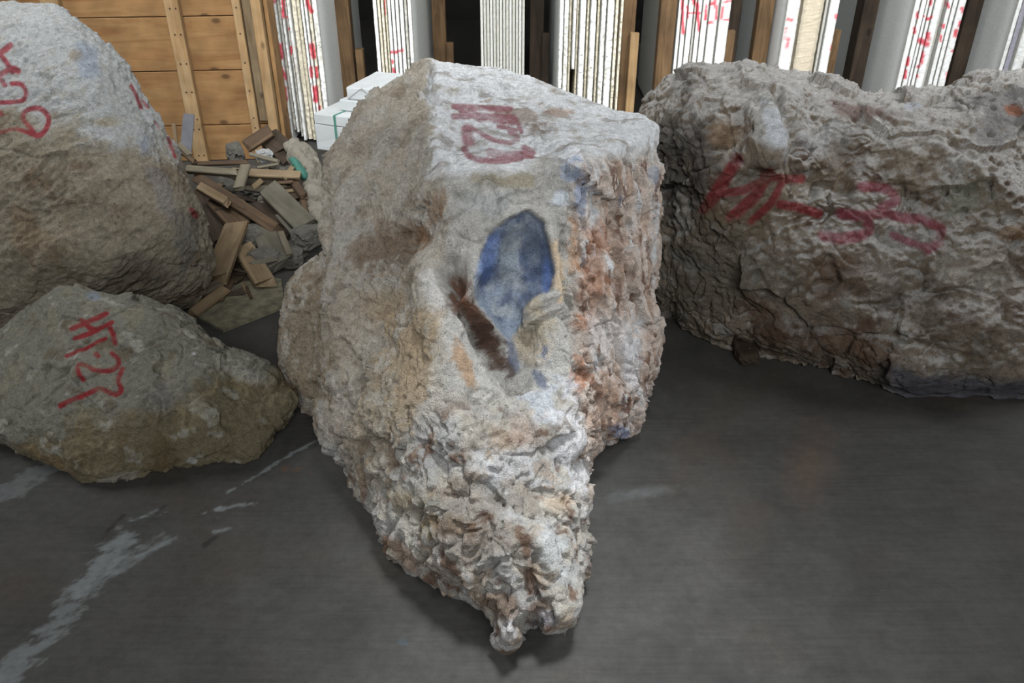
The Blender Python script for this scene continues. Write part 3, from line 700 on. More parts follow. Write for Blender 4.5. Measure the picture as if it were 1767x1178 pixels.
make_boulder('boulder', 'large rounded boulder at the left edge with red 20 painted on its pale top', B_parts, .009, B_disp, B_col, [(100,440,60,40,0,.02,2),(200,300,50,20,-30,.012,2)])

# ---- small front left rock
S_out = [(-140,700,2.3),(-110,620,2.4),(-60,590,2.42),(0,570,2.4),(40,540,2.38),(85,508,2.36),(108,493,2.36),(135,492,2.36),(165,505,2.35),(205,512,2.36),(222,508,2.36),(255,517,2.36),(300,532,2.35),(330,548,2.33),(352,570,2.31),(385,592,2.28),
 (430,612,2.25),(470,632,2.22),(495,662,2.18),(513,688,2.12),(498,712,2.08),(470,750,2.02),(440,792,1.96),(420,800,1.94),(385,795,1.95),(350,800,1.93),(315,804,1.92),(260,818,1.89),(215,828,1.86),(180,833,1.84),(148,830,1.85),(110,808,1.88),
 (60,790,1.92),(20,768,1.96),(0,752,1.99),(-60,748,2.02),(-110,735,2.1)]
S_in = [(110,520,2.28),(200,540,2.24),(280,560,2.24),(50,570,2.27),(120,600,2.14),(200,610,2.12),(270,610,2.15),(330,605,2.18),(0,620,2.2),(60,650,2.07),(150,670,2.01),(230,670,2.02),(290,640,2.1),
 (0,700,2.06),(80,730,1.96),(160,730,1.93),(240,710,1.95),(300,680,2.02),(340,650,2.06),(400,650,2.13),(460,680,2.12),(360,720,1.97),(420,730,2.0),(300,760,1.93),(200,790,1.87),(130,780,1.89),(-60,680,2.12)]
S_parts = [relief(S_out, S_in, T=.13, E=150, a=.05, e=22, step=6)]
def S_disp(V, N, p, fr):
    D = cracks(V, 7, 321, .012)+.010*fbm(V*7, 4, 301)+.014*facet(warp(V, .04, 8, 302)*8, 304)+.005*ridged(V*12, 3, 303)
    lo = sstep(640, 700, p[:, 1]+(p[:, 0]-200)*.2)
    D += lo*(.013*ridged(V*17, 4, 305)); D += .0035*fbm(V*60, 3, 307)+.002*ridged(V*120, 2, 309)
    return D
def S_col(V, N, p, fr, D):
    nf = fbm(V*42, 4, 363); nz = fbm(V*10, 5, 361)+.4*nf
    col = np.tile(srgb(144, 142, 129), (len(V), 1))
    col = lay(col, sstep(0, .4, nz), srgb(166, 158, 134), .6)
    lo = sstep(690, 740, p[:, 1]+(p[:, 0]-200)*.28+nz*60)
    col = lay(col, lo, srgb(138, 124, 92), .8)
    col = lay(col, sstep(.12, .4, fbm(V*13, 4, 365)), srgb(112, 96, 70), .6)
    col = lay(col, sstep(.22, .42, fbm(V*16, 4, 367)), srgb(190, 188, 176), .7)
    B = [(420,640,70,14,25,(190,188,176),.6),(280,690,30,30,0,(132,130,128),.6),(340,700,40,16,20,(178,172,150),.6),(270,770,30,40,0,(110,92,60),.6),(160,510,14,8,0,(150,160,172),.8),
         (200,825,40,8,-10,(186,182,170),.6),(60,780,60,10,25,(158,134,96),.6),(333,795,10,6,0,(206,206,200),.8),(334,610,5,4,0,(225,228,228),.9)]
    col = blobs(col, p, nz, B)
    ink = srgb(158, 24, 36)
    S = [(5,[(183,541),(150,556),(124,567)]),(4.5,[(193,556),(160,572),(129,584)]),(5,[(141,553),(156,566),(164,568)]),(5,[(190,566),(196,578),(199,592)]),(4,[(115,614),(150,600),(181,584)]),(5,[(166,611),(169,614)]),
         (4.5,[(193,609),(204,620),(203,632),(186,640),(164,638),(146,630),(136,630),(135,642),(143,654)]),(5,[(212,637),(204,655),(209,671),(200,681),(184,675),(171,671),(146,681),(104,699)])]
    return paint(col, p, fr, nz, S, ink, .92)
make_boulder('rock', 'low angular grey-green rock at the front left painted HT-27 in red', S_parts, .007, S_disp, S_col, [(300,640,30,16,30,.012,2),(270,700,26,20,0,-.016,2),(200,640,80,8,10,-.004,2)], cat='rock')


# ------------------------------------------------------------------ marble slab racks
def slab(x0, x1, Y, dep, top, base, tone, rec, rough, label, group, marks, seed):
    nx = 4; zs = np.concatenate([np.arange(base, 1.02, .009), np.arange(1.05, top, .15), [top]]); nz = len(zs)
    w = x1-x0; rows = []
    ring = [(x0+w*i/nx, 0) for i in range(nx+1)]+[(x1-.0002, .06), (x1-.0002, .30), (x1-.0002, dep), (x0+.0002, dep), (x0+.0002, .30), (x0+.0002, .06)]
    k = len(ring)
    V = np.array([(x, Y+rec+y, z) for z in zs for x, y in ring])
    fy = np.tile(np.array([1.0 if y == 0 else 0 for x, y in ring]), nz)
    edge = np.tile(np.array([1 if i == 0 else (-1 if i == nx else 0) for i in range(k)]), nz)
    nzv = fbm(V*np.array([60, 5, 40])+seed, 4, seed); nl = fbm(V*np.array([30, 1, 5])+seed*3.1, 3, seed+3)
    V[:, 1] += fy*rough*(.012*nzv+.012*nl)+np.abs(edge)*rough*.004
    V[:, 0] += edge*w*(.06+.10*rough*np.abs(fbm(V*np.array([1, 1, 22])+seed*1.7, 3, seed+9)))
    idx = np.arange(nz*k).reshape(nz, k)
    A = idx[:-1]; B = idx[1:]
    Fc = np.stack([A, np.roll(A, -1, 1), np.roll(B, -1, 1), B], 2).reshape(-1, 4)
    me = bpy.data.meshes.new('slab')
    me.from_pydata(V.tolist(), [], [tuple(int(j) for j in f) for f in Fc]+[tuple(int(j) for j in idx[0][::-1]), tuple(int(j) for j in idx[-1])]); me.update()
    col = np.tile(srgb(*tone), (len(V), 1))
    col = lay(col, sstep(.05, .5, nl+.3*nzv)*fy, srgb(168, 156, 128), .55*rough)
    col = lay(col, sstep(.0, .4, nzv)*fy, srgb(150, 140, 118), .35*rough)
    col = lay(col, np.abs(edge)*fy, srgb(120, 114, 100), .5)
    if marks:
        p = project(V)
        for wd_, c, pts in marks:
            d = segd(p+nzv[:, None]*2.0, pts if len(pts) > 1 else pts*2)/wd_
            col = lay(col, sstep(1.3, .6, d+nl*.3)*fy, c, .9)
    c = np.array([(x0+x1)/2, Y+rec, base])
    setcol(me, np.clip(col, 0, .92)); V2 = V-c
    me.vertices.foreach_set('co', V2.astype(np.float32).ravel()); me.update()
    o = link('marble_slab', me, M_slab, loc=Vector(c)); tag(o, label, 'marble slab', group, 'thing')
    return o
ORD = ['leftmost', 'second', 'third', 'fourth', 'fifth', 'sixth', 'seventh', 'eighth', 'ninth', 'tenth', 'eleventh', 'twelfth', 'thirteenth', 'fourteenth', 'fifteenth']
RED = srgb(200, 36, 62)
def q(w, *pts): return (w, RED, list(pts))
WT, GY, CR, YL = (226, 227, 224), (176, 174, 166), (214, 206, 186), (196, 188, 166)
STACKS = [
 ('a', 'stack beside the crate', .75, [(468,475,WT,0,.0),(476,481,GY,.012,.06),(482,487,WT,0,.05),(488,492,GY,.02,.02),(493,499,WT,.0,.0),(500,509,CR,.02,.0),(509.5,516,YL,.008,.0),(517,522,WT,0,.0),(523,528,WT,0,0),(529,535,CR,.008,0),(536,546,WT,0,0)],
  [q(3,(474,3)),q(3.5,(488,-20),(489,28)),q(2.5,(495,30)),q(4,(528,-10),(532,10),(538,20)),q(2.5,(498,50)),q(3.5,(483,78),(486,100)),q(2.5,(502,82),(502,93)),q(5,(538,78),(541,98)),q(2.5,(486,117),(493,136)),q(3,(537,117),(538,132)),q(2.5,(546,116),(547,134)),q(3.5,(492,152),(493,173)),q(5,(544,152),(545,173)),q(2,(551,182),(551,210))]),
 ('b', 'second stack from crate', .6, [(642,649,WT,0,0),(650,655,CR,.0,0),(656,661,CR,.006,0),(662,666,YL,.01,0),(667,673,WT,0,0),(674,680,WT,0,0),(681,687,WT,0,0),(688,695,WT,0,0),(696,701,GY,.006,0),(702,709,WT,0,0)],
  [q(2.6,(676,91),(695,87)),q(2,(677,104),(678,109)),q(2.5,(678,118),(683,131)),q(1,(664,-5),(665,25))]),
 ('c', 'dull grey stack', .3, [(828+5.6*i, 833.2+5.6*i, (168,168,160) if i % 3 else (182,182,176), .004*(i % 2), 0) for i in range(14)], []),
 ('d', 'gapped stack', .9, [(966,974,WT,0,0),(974.5,983,WT,.0,0),(984,989,YL,.05,.0),(990,996,WT,0,.42),(997,1001,YL,.04,0),(1002,1013,WT,0,0),(1014.5,1019,YL,.03,0),(1020,1031,WT,0,0),(1033,1038,YL,.04,0),(1039,1048,WT,.004,0),(1049,1062,WT,0,0),(1063,1069,CR,.0,0),(1072,1077,CR,0,0)], []),
 ('e', 'red-lettered stack', .35, [(1173,1179,WT,.01,0),(1180,1188,WT,0,0),(1189,1199,WT,0,0),(1200,1204,GY,.006,0),(1205,1213,WT,0,0),(1214,1225,WT,0,0),(1226,1243,WT,0,0),(1244,1264,WT,0,0)],
  [q(3,(1177,-10),(1179,58)),q(2,(1186,12),(1187,30)),q(2,(1186,22),(1208,22)),q(3,(1203,6),(1206,52)),q(3,(1196,-20),(1197,6)),q(2.5,(1219,10),(1217,34)),q(2,(1224,8),(1232,4)),q(2.5,(1223,40),(1228,38)),q(3,(1234,-10),(1236,32)),q(2.5,(1246,12),(1247,33)),q(2,(1250,4),(1262,1)),q(2,(1250,34),(1262,34))]),
 ('f', 'thick cream stack', .3, [(1359,1384,WT,0,0),(1385.5,1426,(196,184,162),.004,0),(1427,1432,GY,.01,0),(1433,1451,WT,0,0)],
  [q(3.5,(1362,34),(1368,34)),q(3,(1359,50),(1357,78)),q(2.6,(1361,80),(1361,85)),q(3,(1444,27),(1443,31)),q(3,(1436,80),(1435,85))]),
 ('g', 'red-dotted stack', .3, [(1580,1590,WT,0,0),(1591,1600,WT,0,0),(1601,1606,WT,.004,0),(1607,1613,WT,0,0),(1614,1629,WT,0,0),(1630,1636,GY,.03,0),(1637,1645,WT,0,0),(1646,1654,WT,0,0),(1655,1669,WT,0,0)],
  [q(3,(1606,0),(1606,8)),q(3,(1583,22),(1583,30)),q(2,(1595,28)),q(2.6,(1601,33),(1608,29)),q(3,(1578,49),(1578,57)),q(5.5,(1588,70),(1600,76)),q(4,(1602,58),(1602,66)),q(3,(1567,100),(1565,112)),q(3,(1563,122),(1562,134)),q(2.8,(1593,91),(1590,108)),q(3.4,(1585,115)),q(3.2,(1583,132)),
   q(3,(1633,3),(1637,12)),q(2.6,(1629,43),(1628,48)),q(2.6,(1624,62),(1623,70)),q(3,(1661,14),(1661,20)),q(3,(1657,38),(1656,44)),q(3.6,(1650,52),(1649,62)),q(2.6,(1644,88)),q(3.2,(1636,126),(1635,138))]),
 ('h', 'right edge stack', .3, [(1758,1766,WT,0,0),(1768,1778,(150,148,160),.012,0),(1780,1800,WT,0,0),(1802,1820,WT,0,0)], []),
]
sd = 0
for key, desc, rough, sl, marks in STACKS:
    for i, (a, b, tone, rec, bs) in enumerate(sl):
        x0, x1 = P(a, 0, Y=5.0).x, P(b, 0, Y=5.0).x
        tn = {WT: 'white', GY: 'grey', CR: 'cream', YL: 'dirty cream'}.get(tone, 'cream' if key == 'f' else ('grey-violet' if key == 'h' else 'grey'))
        where = ORD[i]+' in the ' if i == 0 else (('rightmost in the ') if i == len(sl)-1 else ORD[i]+' from the left in the ')
        slab(x0, x1, 5.0, 1.35-.01*((i*7) % 5), 1.75-.02*((i*5) % 7), .02+bs, tone, rec, rough, tn+' marble slab on edge, '+where+desc, 'marble slabs in the '+desc, marks, sd); sd += 1

# wooden uprights of the racks
def timber_me(L, Wd, T, rough=.0, seed=0, n=10, bev=.004):
    """a length of timber along local X, centred, with worn edges and optionally broken ends"""
    rnd = random.Random(seed); prof = []
    a, b = Wd/2, T/2; bev = min(bev, b*.5, a*.5)
    prof = [(-a+bev, -b), (a-bev, -b), (a, -b+bev), (a, b-bev), (a-bev, b), (-a+bev, b), (-a, b-bev), (-a, -b+bev)]
    V = []
    for i in range(n+1):
        t = i/n; x = (t-.5)*L
        for y, z in prof:
            dx = 0
            if i in (0, n): dx = (rnd.random()-.5)*rough*Wd*1.1*(1 if i else -1)
            V.append((x+dx, y*(1+.03*rough*(rnd.random()-.5)), z*(1+.06*rough*(rnd.random()-.5))))
    Fc = [tuple(8*i+j if s_ == 0 else 0 for s_ in ()) for i in range(0)]
    for i in range(n):
        for j in range(8):
            k = (j+1) % 8; Fc.append((8*i+j, 8*i+8+j, 8*i+8+k, 8*i+k))
    Fc.append(tuple(range(8))); Fc.append(tuple(8*n+j for j in reversed(range(8))))
    me = bpy.data.meshes.new('timber'); me.from_pydata(V, [], Fc); me.update(); return me
def upright(name, px0, px1, Y, top, mat, label, cat, group, T=.09, seed=0, base=0.0):
    x0, x1 = P(px0, 0, Y=Y).x, P(px1, 0, Y=Y).x
    me = timber_me(top-base, abs(x1-x0), T, .15, seed)
    me.transform(Matrix.Rotation(-math.pi/2, 4, 'Y')); me.transform(Matrix.Translation((0, 0, (top-base)/2)))
    # keep the grain along the length: swap texture axes through a rotated object
    me.transform(Matrix.Rotation(math.pi/2, 4, 'Y')); o = link(name, me, mat, loc=Vector(((x0+x1)/2, Y+T/2, base))); o.rotation_euler = (0, -math.pi/2, 0)
    tag(o, label, cat, group); return o
G = 'wooden uprights of the slab racks'; G2 = 'short timbers beside the uprights'
def ztop(py, Y): return P(800, py, Y=Y).z
upright('wooden_upright', 575, 601, 5.5, 2.0, WD['post'], 'brown wooden upright just right of the stack next to the crate', 'post', G, seed=1)
upright('short_timber', 603, 620, 5.45, ztop(86, 5.45), WD['post'], 'short brown timber against the leftmost rack upright', 'timber', G2, T=.05, seed=2)
upright('wooden_upright', 745, 766, 5.9, 2.0, WD['post'], 'brown wooden upright right of the second stack from the crate', 'post', G, seed=3)
upright('short_timber', 767, 779, 5.85, ztop(75, 5.85), WD['post'], 'short timber just left of the dull grey slab stack', 'timber', G2, T=.05, seed=4)
upright('wooden_upright', 916, 938, 5.6, 2.0, WD['postdark'], 'dark wooden upright right of the dull grey slab stack', 'post', G, seed=5)
upright('short_timber', 939, 947, 5.55, ztop(58, 5.55), WD['postdark'], 'short dark timber between the grey and gapped stacks', 'timber', G2, T=.05, seed=6)
upright('wooden_upright', 1078, 1095, 5.1, 2.0, WD['post'], 'brown wooden upright right of the gapped slab stack', 'post', G, seed=7)
upright('short_timber', 1094, 1107, 5.05, ztop(58, 5.05), WD['batten'], 'short pale timber right of the gapped slab stack', 'timber', G2, T=.05, seed=8)
upright('wooden_upright', 1143, 1169, 5.01, 2.0, WD['post'], 'brown wooden upright left of the stack with large red letters', 'post', G, seed=9)
upright('wooden_upright', 1268, 1276, 5.3, 2.0, WD['postdark'], 'narrow dark upright right of the stack with large red letters', 'post', G, seed=10)
upright('short_timber', 1262, 1277, 5.05, ztop(55, 5.05), WD['post'], 'short timber right of the stack with large red letters', 'timber', G2, T=.05, seed=11)
upright('wooden_upright', 1313, 1338, 5.18, 2.0, WD['post'], 'tan wooden upright left of the thick cream slab stack', 'post', G, seed=12)
upright('short_timber', 1450, 1462, 5.05, ztop(52, 5.05), WD['post'], 'short timber right of the thick cream slab stack', 'timber', G2, T=.05, seed=13)
upright('wooden_upright', 1486, 1522, 5.38, 2.0, WD['postdark'], 'dark wooden upright left of the red-dotted slab stack', 'post', G, seed=14)
upright('wooden_upright', 1672, 1700, 5.28, 2.0, WD['postdark'], 'dark wooden upright right of the red-dotted slab stack', 'post', G, seed=15)

# ------------------------------------------------------------------ white stone blocks beside the first stack
def block(px, py, Y, L, D, Hh, yaw, label, name='stone_block', group='white stone blocks piled by the slab racks', cat='stone block', mat=None, seed=0, bev=.004, tri=False):
    """px, py, Y is the front left top corner"""
    c = P(px, py, Y=Y)
    bm = bmesh.new()
    pts = [(0, 0), (L, 0), (L, D), (0, D)] if not tri else [(0, 0), (L, 0), (L, D*1.6), (0, D)]
    lo = [bm.verts.new((x, y, 0)) for x, y in pts]; hi = [bm.verts.new((x, y, Hh)) for x, y in pts]
    bm.faces.new(lo[::-1]); bm.faces.new(hi)
    for i in range(4): bm.faces.new((lo[i], lo[(i+1) % 4], hi[(i+1) % 4], hi[i]))
    bmesh.ops.bevel(bm, geom=list(bm.edges), offset=bev, segments=2, affect='EDGES')
    bmesh.ops.subdivide_edges(bm, edges=[e for e in bm.edges if e.calc_length() > .05], cuts=3, use_grid_fill=True)
    rnd = random.Random(seed)
    for v in bm.verts: v.co += Vector((rnd.uniform(-1, 1), rnd.uniform(-1, 1), rnd.uniform(-1, 1)))*.0012
    me = bpy.data.meshes.new(name); bm.to_mesh(me); bm.free()
    o = link(name, me, mat or M_block, loc=(c.x, c.y, c.z-Hh)); o.rotation_euler.z = math.radians(yaw); tag(o, label, cat, group); return o
YW = -22
b0 = block(553, 268, 4.36, .34, .11, .138, YW, 'grey block lying lowest, beside the woven sack', seed=1, mat=M_stonegrey)
bs = block(556, 258, 4.66, .36, .24, .130, YW, 'shadowed block underneath the pile, set back from the white blocks', seed=6, mat=M_stonegrey)
b1 = block(542, 214, 4.48, .42, .36, .14, YW, 'white block under the strapped block of the pile by the racks', seed=2)
b2 = block(541, 195, 4.48, .44, .36, .057, YW, 'white block with a green strap, third from the top of the pile', seed=3)
b3 = block(585, 172, 4.52, .42, .34, .057, YW-2, 'white block just below the topmost block of the pile', seed=4)
b4 = block(597, 150, 4.52, .42, .36, .064, YW+4, 'topmost white block of the pile beside the tall boulder', seed=5)
def strap(par, pts, w, mat, label):
    bm = bmesh.new(); prev = None
    for i, (x, y, z, nx, ny, nz, sx, sy, sz) in enumerate(pts):
        s_ = Vector((sx, sy, sz))*w/2; n_ = Vector((nx, ny, nz))*.0022; c = Vector((x, y, z))
        r = [bm.verts.new(c+s_), bm.verts.new(c-s_), bm.verts.new(c-s_+n_), bm.verts.new(c+s_+n_)]
        if prev:
            for k in range(4): bm.faces.new((prev[k], prev[(k+1) % 4], r[(k+1) % 4], r[k]))
        prev = r
    me = bpy.data.meshes.new('strap'); bm.to_mesh(me); bm.free()
    o = link('strap', me, mat, parent=par); o['label'] = label
strap(b2, [(.17,.36,.058,0,0,1,1,0,0),(.13,.0,.058,0,0,1,1,0,0),(.13,-.002,.057,0,-1,0,1,0,0),(.13,-.002,.0,0,-1,0,1,0,0),(.13,-.004,-.12,0,-1,0,1,0,0)], .013, M_strap_g, 'green plastic strap')
strap(b4, [(.0,-.002,.0,0,-1,0,.7,0,.7),(.09,-.002,.063,0,-1,0,.7,0,.7),(.17,-.002,.01,0,-1,0,.7,0,-.7)], .010, M_strap_w, 'grey strap')

# pale stones standing far behind, seen through the racks
block(1107, 84, 6.48, .10, .2, .30, 0, 'pale stone on the floor seen through the gap behind the boulders', name='pale_stone', group=None, cat='stone', seed=7)
block(1440, 104, 6.48, .2, .2, .22, 0, 'pale stone seen through the gap right of the thick cream slab', name='pale_stone', group=None, cat='stone', seed=8, mat=M_stonegrey)

# ------------------------------------------------------------------ wooden crate at the back left
CY = math.radians(5)
Rt = P(452, 0, Y=4.72); crate = empty('wooden_crate', (Rt.x, 4.72, 0), CY)
tag(crate, 'tall pine crate of wide boards and battens standing behind the left boulder', 'crate')
def cbox(name, x0, x1, y0, y1, z0, z1, mat, lab=None, vert=False, bev=.003, lean=0):
    L = (z1-z0) if vert else (x1-x0); Wd = (x1-x0) if vert else (z1-z0)
    me = timber_me(L, Wd, y1-y0, .1, int(x0*100+z0*10), bev=bev)
    # local X length, local Y width, local Z thickness -> stand it up
    o = link(name, me, mat, parent=crate, loc=((x0+x1)/2, (y0+y1)/2, (z0+z1)/2))
    o.rotation_euler = (math.pi/2, -math.pi/2, 0) if vert else (math.pi/2, 0, 0)
    if vert: o.rotation_euler = Matrix(((0, 1, 0), (0, 0, 1), (1, 0, 0))).to_euler()
    if lab: o['label'] = lab
    return o
zz = [.0, .205, .505, .785, 1.06, 1.34]
for i in range(5): cbox('board', -2.2, -.02, 0, .022, zz[i]+.002, zz[i+1]-.002, WD['panel'])
def cx(px): return (P(px, 0, Y=4.66).x-Rt.x)/math.cos(CY)
def lx(px, Y=4.66): return P(px, 0, Y=Y).x-Rt.x
for a, b in ((80, 110), (283, 307), (397, 411)):
    cbox('batten', lx(a), lx(b), -.052, -.001, 0, 1.4, WD['batten'], vert=True)
cbox('batten', lx(412), lx(428), -.024, -.001, .23, 1.4, WD['tan'], vert=True)
cbox('corner_post', lx(429), lx(446), -.06, .06, 0, 1.42, WD['batten'], vert=True)
cbox('side_board', lx(447), lx(454), .0, .2, 0.0, 1.3, WD['panel'], vert=True)
bm = bmesh.new(); bmesh.ops.create_cone(bm, segments=8, radius1=.0042, radius2=.0035, depth=.004, cap_ends=True, matrix=Matrix.Rotation(math.pi/2, 4, 'X'))
nail_me = bpy.data.meshes.new('nail'); bm.to_mesh(nail_me); bm.free(); nail_me.materials.append(M_nail)
for i in range(5):
    for px in (292, 302, 404):
        for dz in (.05, .2): link('nail', nail_me, parent=crate, loc=(lx(px), -.0535, zz[i]+dz))

# ------------------------------------------------------------------ heap of broken timber
def pileY(py): return 2.86+(560-py)*(1.36/330)
def offcut(a, b, wpx, th, mat, label, dy=0, roll=0, rough=.6, dyb=None, name='timber_offcut', cat='wood scrap', seed=0):
    A = P(a[0], a[1], Y=pileY(a[1])-dy); B = P(b[0], b[1], Y=pileY(b[1])-(dy if dyb is None else dyb))
    for q_ in (A, B): q_.z = max(q_.z, th*.6)
    X = (B-A); L = X.length; X.normalize(); mid = (A+B)/2
    depth = mid.y*cp-(mid.z-CAMZ)*sp; w = wpx/F*depth
    n = (Vector((0, 0, CAMZ))-mid).normalized()+Vector((0, 0, .35)); n = (n-X*n.dot(X)).normalized()
    n = Matrix.Rotation(math.radians(roll), 3, X)@n
    Yv = n.cross(X)
    me = timber_me(L, w, th, rough, seed, n=8)
    o = link(name, me, mat, loc=mid); o.rotation_euler = Matrix((X, Yv, n)).transposed().to_euler()
    tag(o, label, cat, 'broken timber heaped between the boulders'); return o
OC = [((322,292),(410,299),13,.03,'pale','pale split stick at the heap top, left end against the boulder',.16),
 ((404,298),(516,303),15,.03,'tan','long brown stick lying level across the top of the heap',.13),
 ((330,283),(428,280),8,.02,'brown','thin dark stick lying just behind the level pale stick',.1),
 ((424,286),(411,327),17,.025,'pale','short bright chip standing across the level stick',.24),
 ((338,305),(480,397),20,.035,'brown','long brown batten sloping down right through the heap middle',.10),
 ((344,322),(392,349),16,.03,'tan','stubby light piece with a rounded end left in the heap',.15),
 ((466,328),(528,390),38,.035,'grey','wide grey dusty board sloping down right near the tall boulder',.14),
 ((424,316),(500,327),26,.03,'pale','pale board lying level under the upper sticks',.02),
 ((408,388),(372,482),38,.035,'tan','wide knotty tan board standing down the heap front',.17),
 ((372,345),(416,392),36,.03,'brown','brown board behind the top of the knotty tan board',.04),
 ((384,486),(326,516),16,.03,'pale','pale splintered piece lowest at the left boulder',.12),
 ((388,500),(336,540),20,.03,'tan','dusty brown piece lying on the sheet nearest the front',.10),
 ((400,470),(372,528),30,.03,'brown','dark wide board end slanting down onto the sheet',.04),
 ((419,427),(457,488),36,.03,'tan','short knotty board with a sawn end, right of tan board',.10),
 ((398,462),(420,495),26,.03,'dark','dark board stub half hidden below the short knotty board',.02),
 ((454,400),(482,456),40,.05,'grey','grey block-like board stub in the lower right heap',.06),
 ((444,352),(500,404),30,.03,'dark','dark board lying beneath the wide grey board',.02),
 ((342,332),(382,410),28,.03,'dark','dark board standing close against the left boulder',-.06),
 ((500,306),(524,338),14,.03,'brown','small brown batten end right of the level stick',.08),
 ((476,312),(512,346),24,.03,'dark','dark short board behind the wide grey board',.02),
 ((485,402),(500,440),11,.02,'pale','thin curved pale strip below the wide grey board',.14),
 ((432,266),(480,278),7,.015,'pale','thin splinter at the back of the heap',.05),
 ((446,289),(480,283),5,.012,'pale','thin pale splinter above the long level stick',.16),
 ((426,252),(466,226),22,.03,'brown','dusty board leaning up against the crate foot',.0),
 ((462,236),(492,262),38,.05,'dark','dark broken box side at the top of the heap',-.08),
 ((300,214),(305,258),7,.012,'tan','thin upright splinter beside the left boulder',.06),
 ((309,250),(328,268),10,.02,'pale','small jagged chip at the boulder edge below the grey strip',.16),
 ((316,262),(336,280),9,.02,'brown','small brown chip at the left end of the sticks',.14),
 ((430,380),(452,425),22,.03,'dark','dark stick in the shadowed middle of the heap',-.04),
 ((360,420),(350,470),20,.03,'dark','dark stick in shadow between boulder and tan board',-.02),
 ((520,330),(528,372),10,.02,'brown','reddish-brown strip beside the woven sack',.04)]
for i, (a, b, w, th, m, lab, dy) in enumerate(OC):
    offcut(a, b, w, th, WD[m], lab, dy, roll=((i*37) % 30)-15, seed=40+i)
offcut((326,198),(320,268), 19, .012, M_greystrip, 'grey flat strip standing upright against the crate', .12, rough=.05, name='grey_strip', cat='strip', seed=90)

def chunk(px, py, r, label, sq=(1, 1, .8), mat=None, dy=0, seed=0, name='stone_chunk', cat='stone', Y=None, group='stone chunks in the timber heap'):
    c = P(px, py, Y=(pileY(py)-dy) if Y is None else Y)
    bm = bmesh.new(); bmesh.ops.create_icosphere(bm, subdivisions=4, radius=1)
    V = np.array([v.co[:] for v in bm.verts]); V = V/np.abs(V).max(1)[:, None]**.6
    D = 1+.18*facet(V*1.3+seed*3.3, seed)+.06*fbm(V*4, 3, seed)
    for v, x, d in zip(bm.verts, V, D): v.co = Vector(x*d*r)*1.0; v.co.x *= sq[0]; v.co.y *= sq[1]; v.co.z *= sq[2]
    me = bpy.data.meshes.new(name); bm.to_mesh(me); bm.free()
    lo = min(v.co.z for v in me.vertices)
    if c.z+lo < .001: c.z = -lo+.001
    o = link(name, me, mat or M_stonegrey, loc=c); o.rotation_euler.z = seed; tag(o, label, cat, group); return o
chunk(528, 408, .060, 'squarish grey stone against the tall boulder low in the heap', (1.1,.8,.8), dy=.1, seed=1)
chunk(406, 264, .065, 'grey stone wedged at the crate foot left of the leaning board', (1,.6,.8), dy=0, seed=2)
chunk(505, 470, .05, 'small grey stone just left of the tall boulder base', dy=-.06, seed=3)
chunk(462, 478, .06, 'grey stone below the block-like board stub', dy=-.05, seed=4)
chunk(440, 452, .07, 'dark stone in the hollow between two boards', dy=-.14, seed=5)
chunk(508, 440, .05, 'small stone beneath the thin curved strip', dy=0, seed=6)
chunk(456, 268, .035, 'small pale stone behind the long level stick', dy=.02, seed=7, mat=plain('pale_stone', srgb(130, 132, 130)))
chunk(500, 300, .10, 'large rubble stone hidden deep under the level stick', dy=-.3, seed=8)
chunk(430, 340, .09, 'large rubble stone deep beneath the sloping batten', (1.5,1,.8), dy=-.34, seed=9)
chunk(1285, 606, .05, 'small dark wedge stone under the right boulder', (1.5,.8,.5), seed=11, Y=2.56, mat=WD['dark'], name='wedge_stone', group=None)

rnd = random.Random(5)
for i in range(30):
    t = rnd.random(); py = 285+t*225; pxm = 430-(py-285)*.12+rnd.uniform(-1, 1)*(85-25*t); a_ = rnd.uniform(-1.2, 1.4); l_ = rnd.uniform(9, 24)
    o = offcut((pxm-l_*math.cos(a_), py-l_*.7*math.sin(a_)), (pxm+l_*math.cos(a_), py+l_*.7*math.sin(a_)), rnd.uniform(4, 10), .012, WD[rnd.choice(['brown', 'tan', 'dark', 'grey', 'dark'])],
               'small splintered wood chip lying among the heaped boards', rnd.uniform(.03, .13), roll=rnd.uniform(-20, 20), rough=1.2, name='wood_chip', cat='wood chip', seed=200+i)
    o['group'] = 'wood chips in the timber heap'
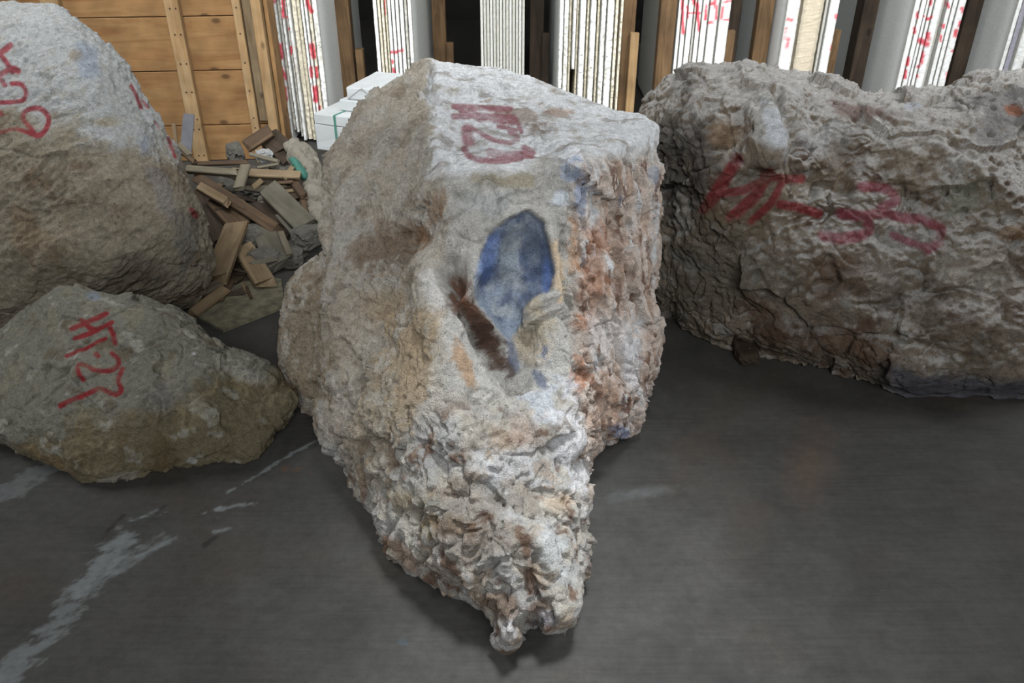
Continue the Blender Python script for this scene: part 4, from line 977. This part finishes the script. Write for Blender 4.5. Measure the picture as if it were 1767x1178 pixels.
# thin sheet on the floor in front of the heap
sh = [(338,548),(386,574),(492,532),(486,486),(420,470),(350,490)]
bm = bmesh.new(); lo = [bm.verts.new(P(x, y, z=.002)) for x, y in sh]; hi = [bm.verts.new(P(x, y, z=.002)+Vector((0, 0, .012))) for x, y in sh]
f = bm.faces.new(lo); f2 = bm.faces.new(hi)
for i in range(6): bm.faces.new((lo[i], lo[(i+1) % 6], hi[(i+1) % 6], hi[i]))
bmesh.ops.recalc_face_normals(bm, faces=bm.faces)
me = bpy.data.meshes.new('sheet'); bm.to_mesh(me); bm.free()
tag(link('plywood_sheet', me, plain('stained_plywood', srgb(92, 88, 70), .9, var=.45, scale=30)), 'thin stained sheet lying flat on the floor under the timber heap', 'sheet')

# woven sack and teal plastic
def soft(name, label, cat, out, inn, mat, tone, T, voxel, seed, amp):
    V, Fc = relief(out, inn, T=T, E=40, a=.03, e=14, step=4, blur=4)
    me = remeshed([(V, Fc)], voxel, 1); V = getV(me); N = getN(me)
    n = ridged(warp(V, .04, 8, seed)*np.array([14, 14, 5]), 3, seed)
    V = V+N*(amp*n)[:, None]; V[:, 2] = np.maximum(V[:, 2], .002)
    setcol(me, np.clip(srgb(*tone)[None]*(1+.15*fbm(V*20, 3, seed+3))[:, None], 0, 1))
    c = V.mean(0); c[2] = V[:, 2].min(); setV(me, V-c)
    me.polygons.foreach_set('use_smooth', np.ones(len(me.polygons), dtype=bool))
    tag(link(name, me, mat, loc=Vector(c)), label, cat)
soft('woven_sack', 'crumpled grey-beige sack slumped between the heap and the tall boulder', 'sack',
 [(492,250,4.15),(508,242,4.18),(528,250,4.16),(545,270,4.1),(558,305,3.95),(572,350,3.75),(585,400,3.55),(575,425,3.5),(552,420,3.5),(538,395,3.55),(530,350,3.7),(526,320,3.8),(515,290,3.95),(498,275,4.05)],
 [(515,265,4.0),(535,290,3.88),(545,330,3.72),(555,380,3.55),(565,400,3.5)], M_sack, (112,107,96), .12, .008, 401, .024)
soft('teal_wrapping', 'crumpled teal plastic wrapping lying on the sack', 'wrapping',
 [(498,272,3.93),(508,270,3.93),(518,282,3.9),(531,296,3.86),(532,312,3.8),(520,308,3.8),(510,296,3.84)], [(512,285,3.84),(522,298,3.8)], M_sack, (56,100,88), .03, .005, 411, .008)
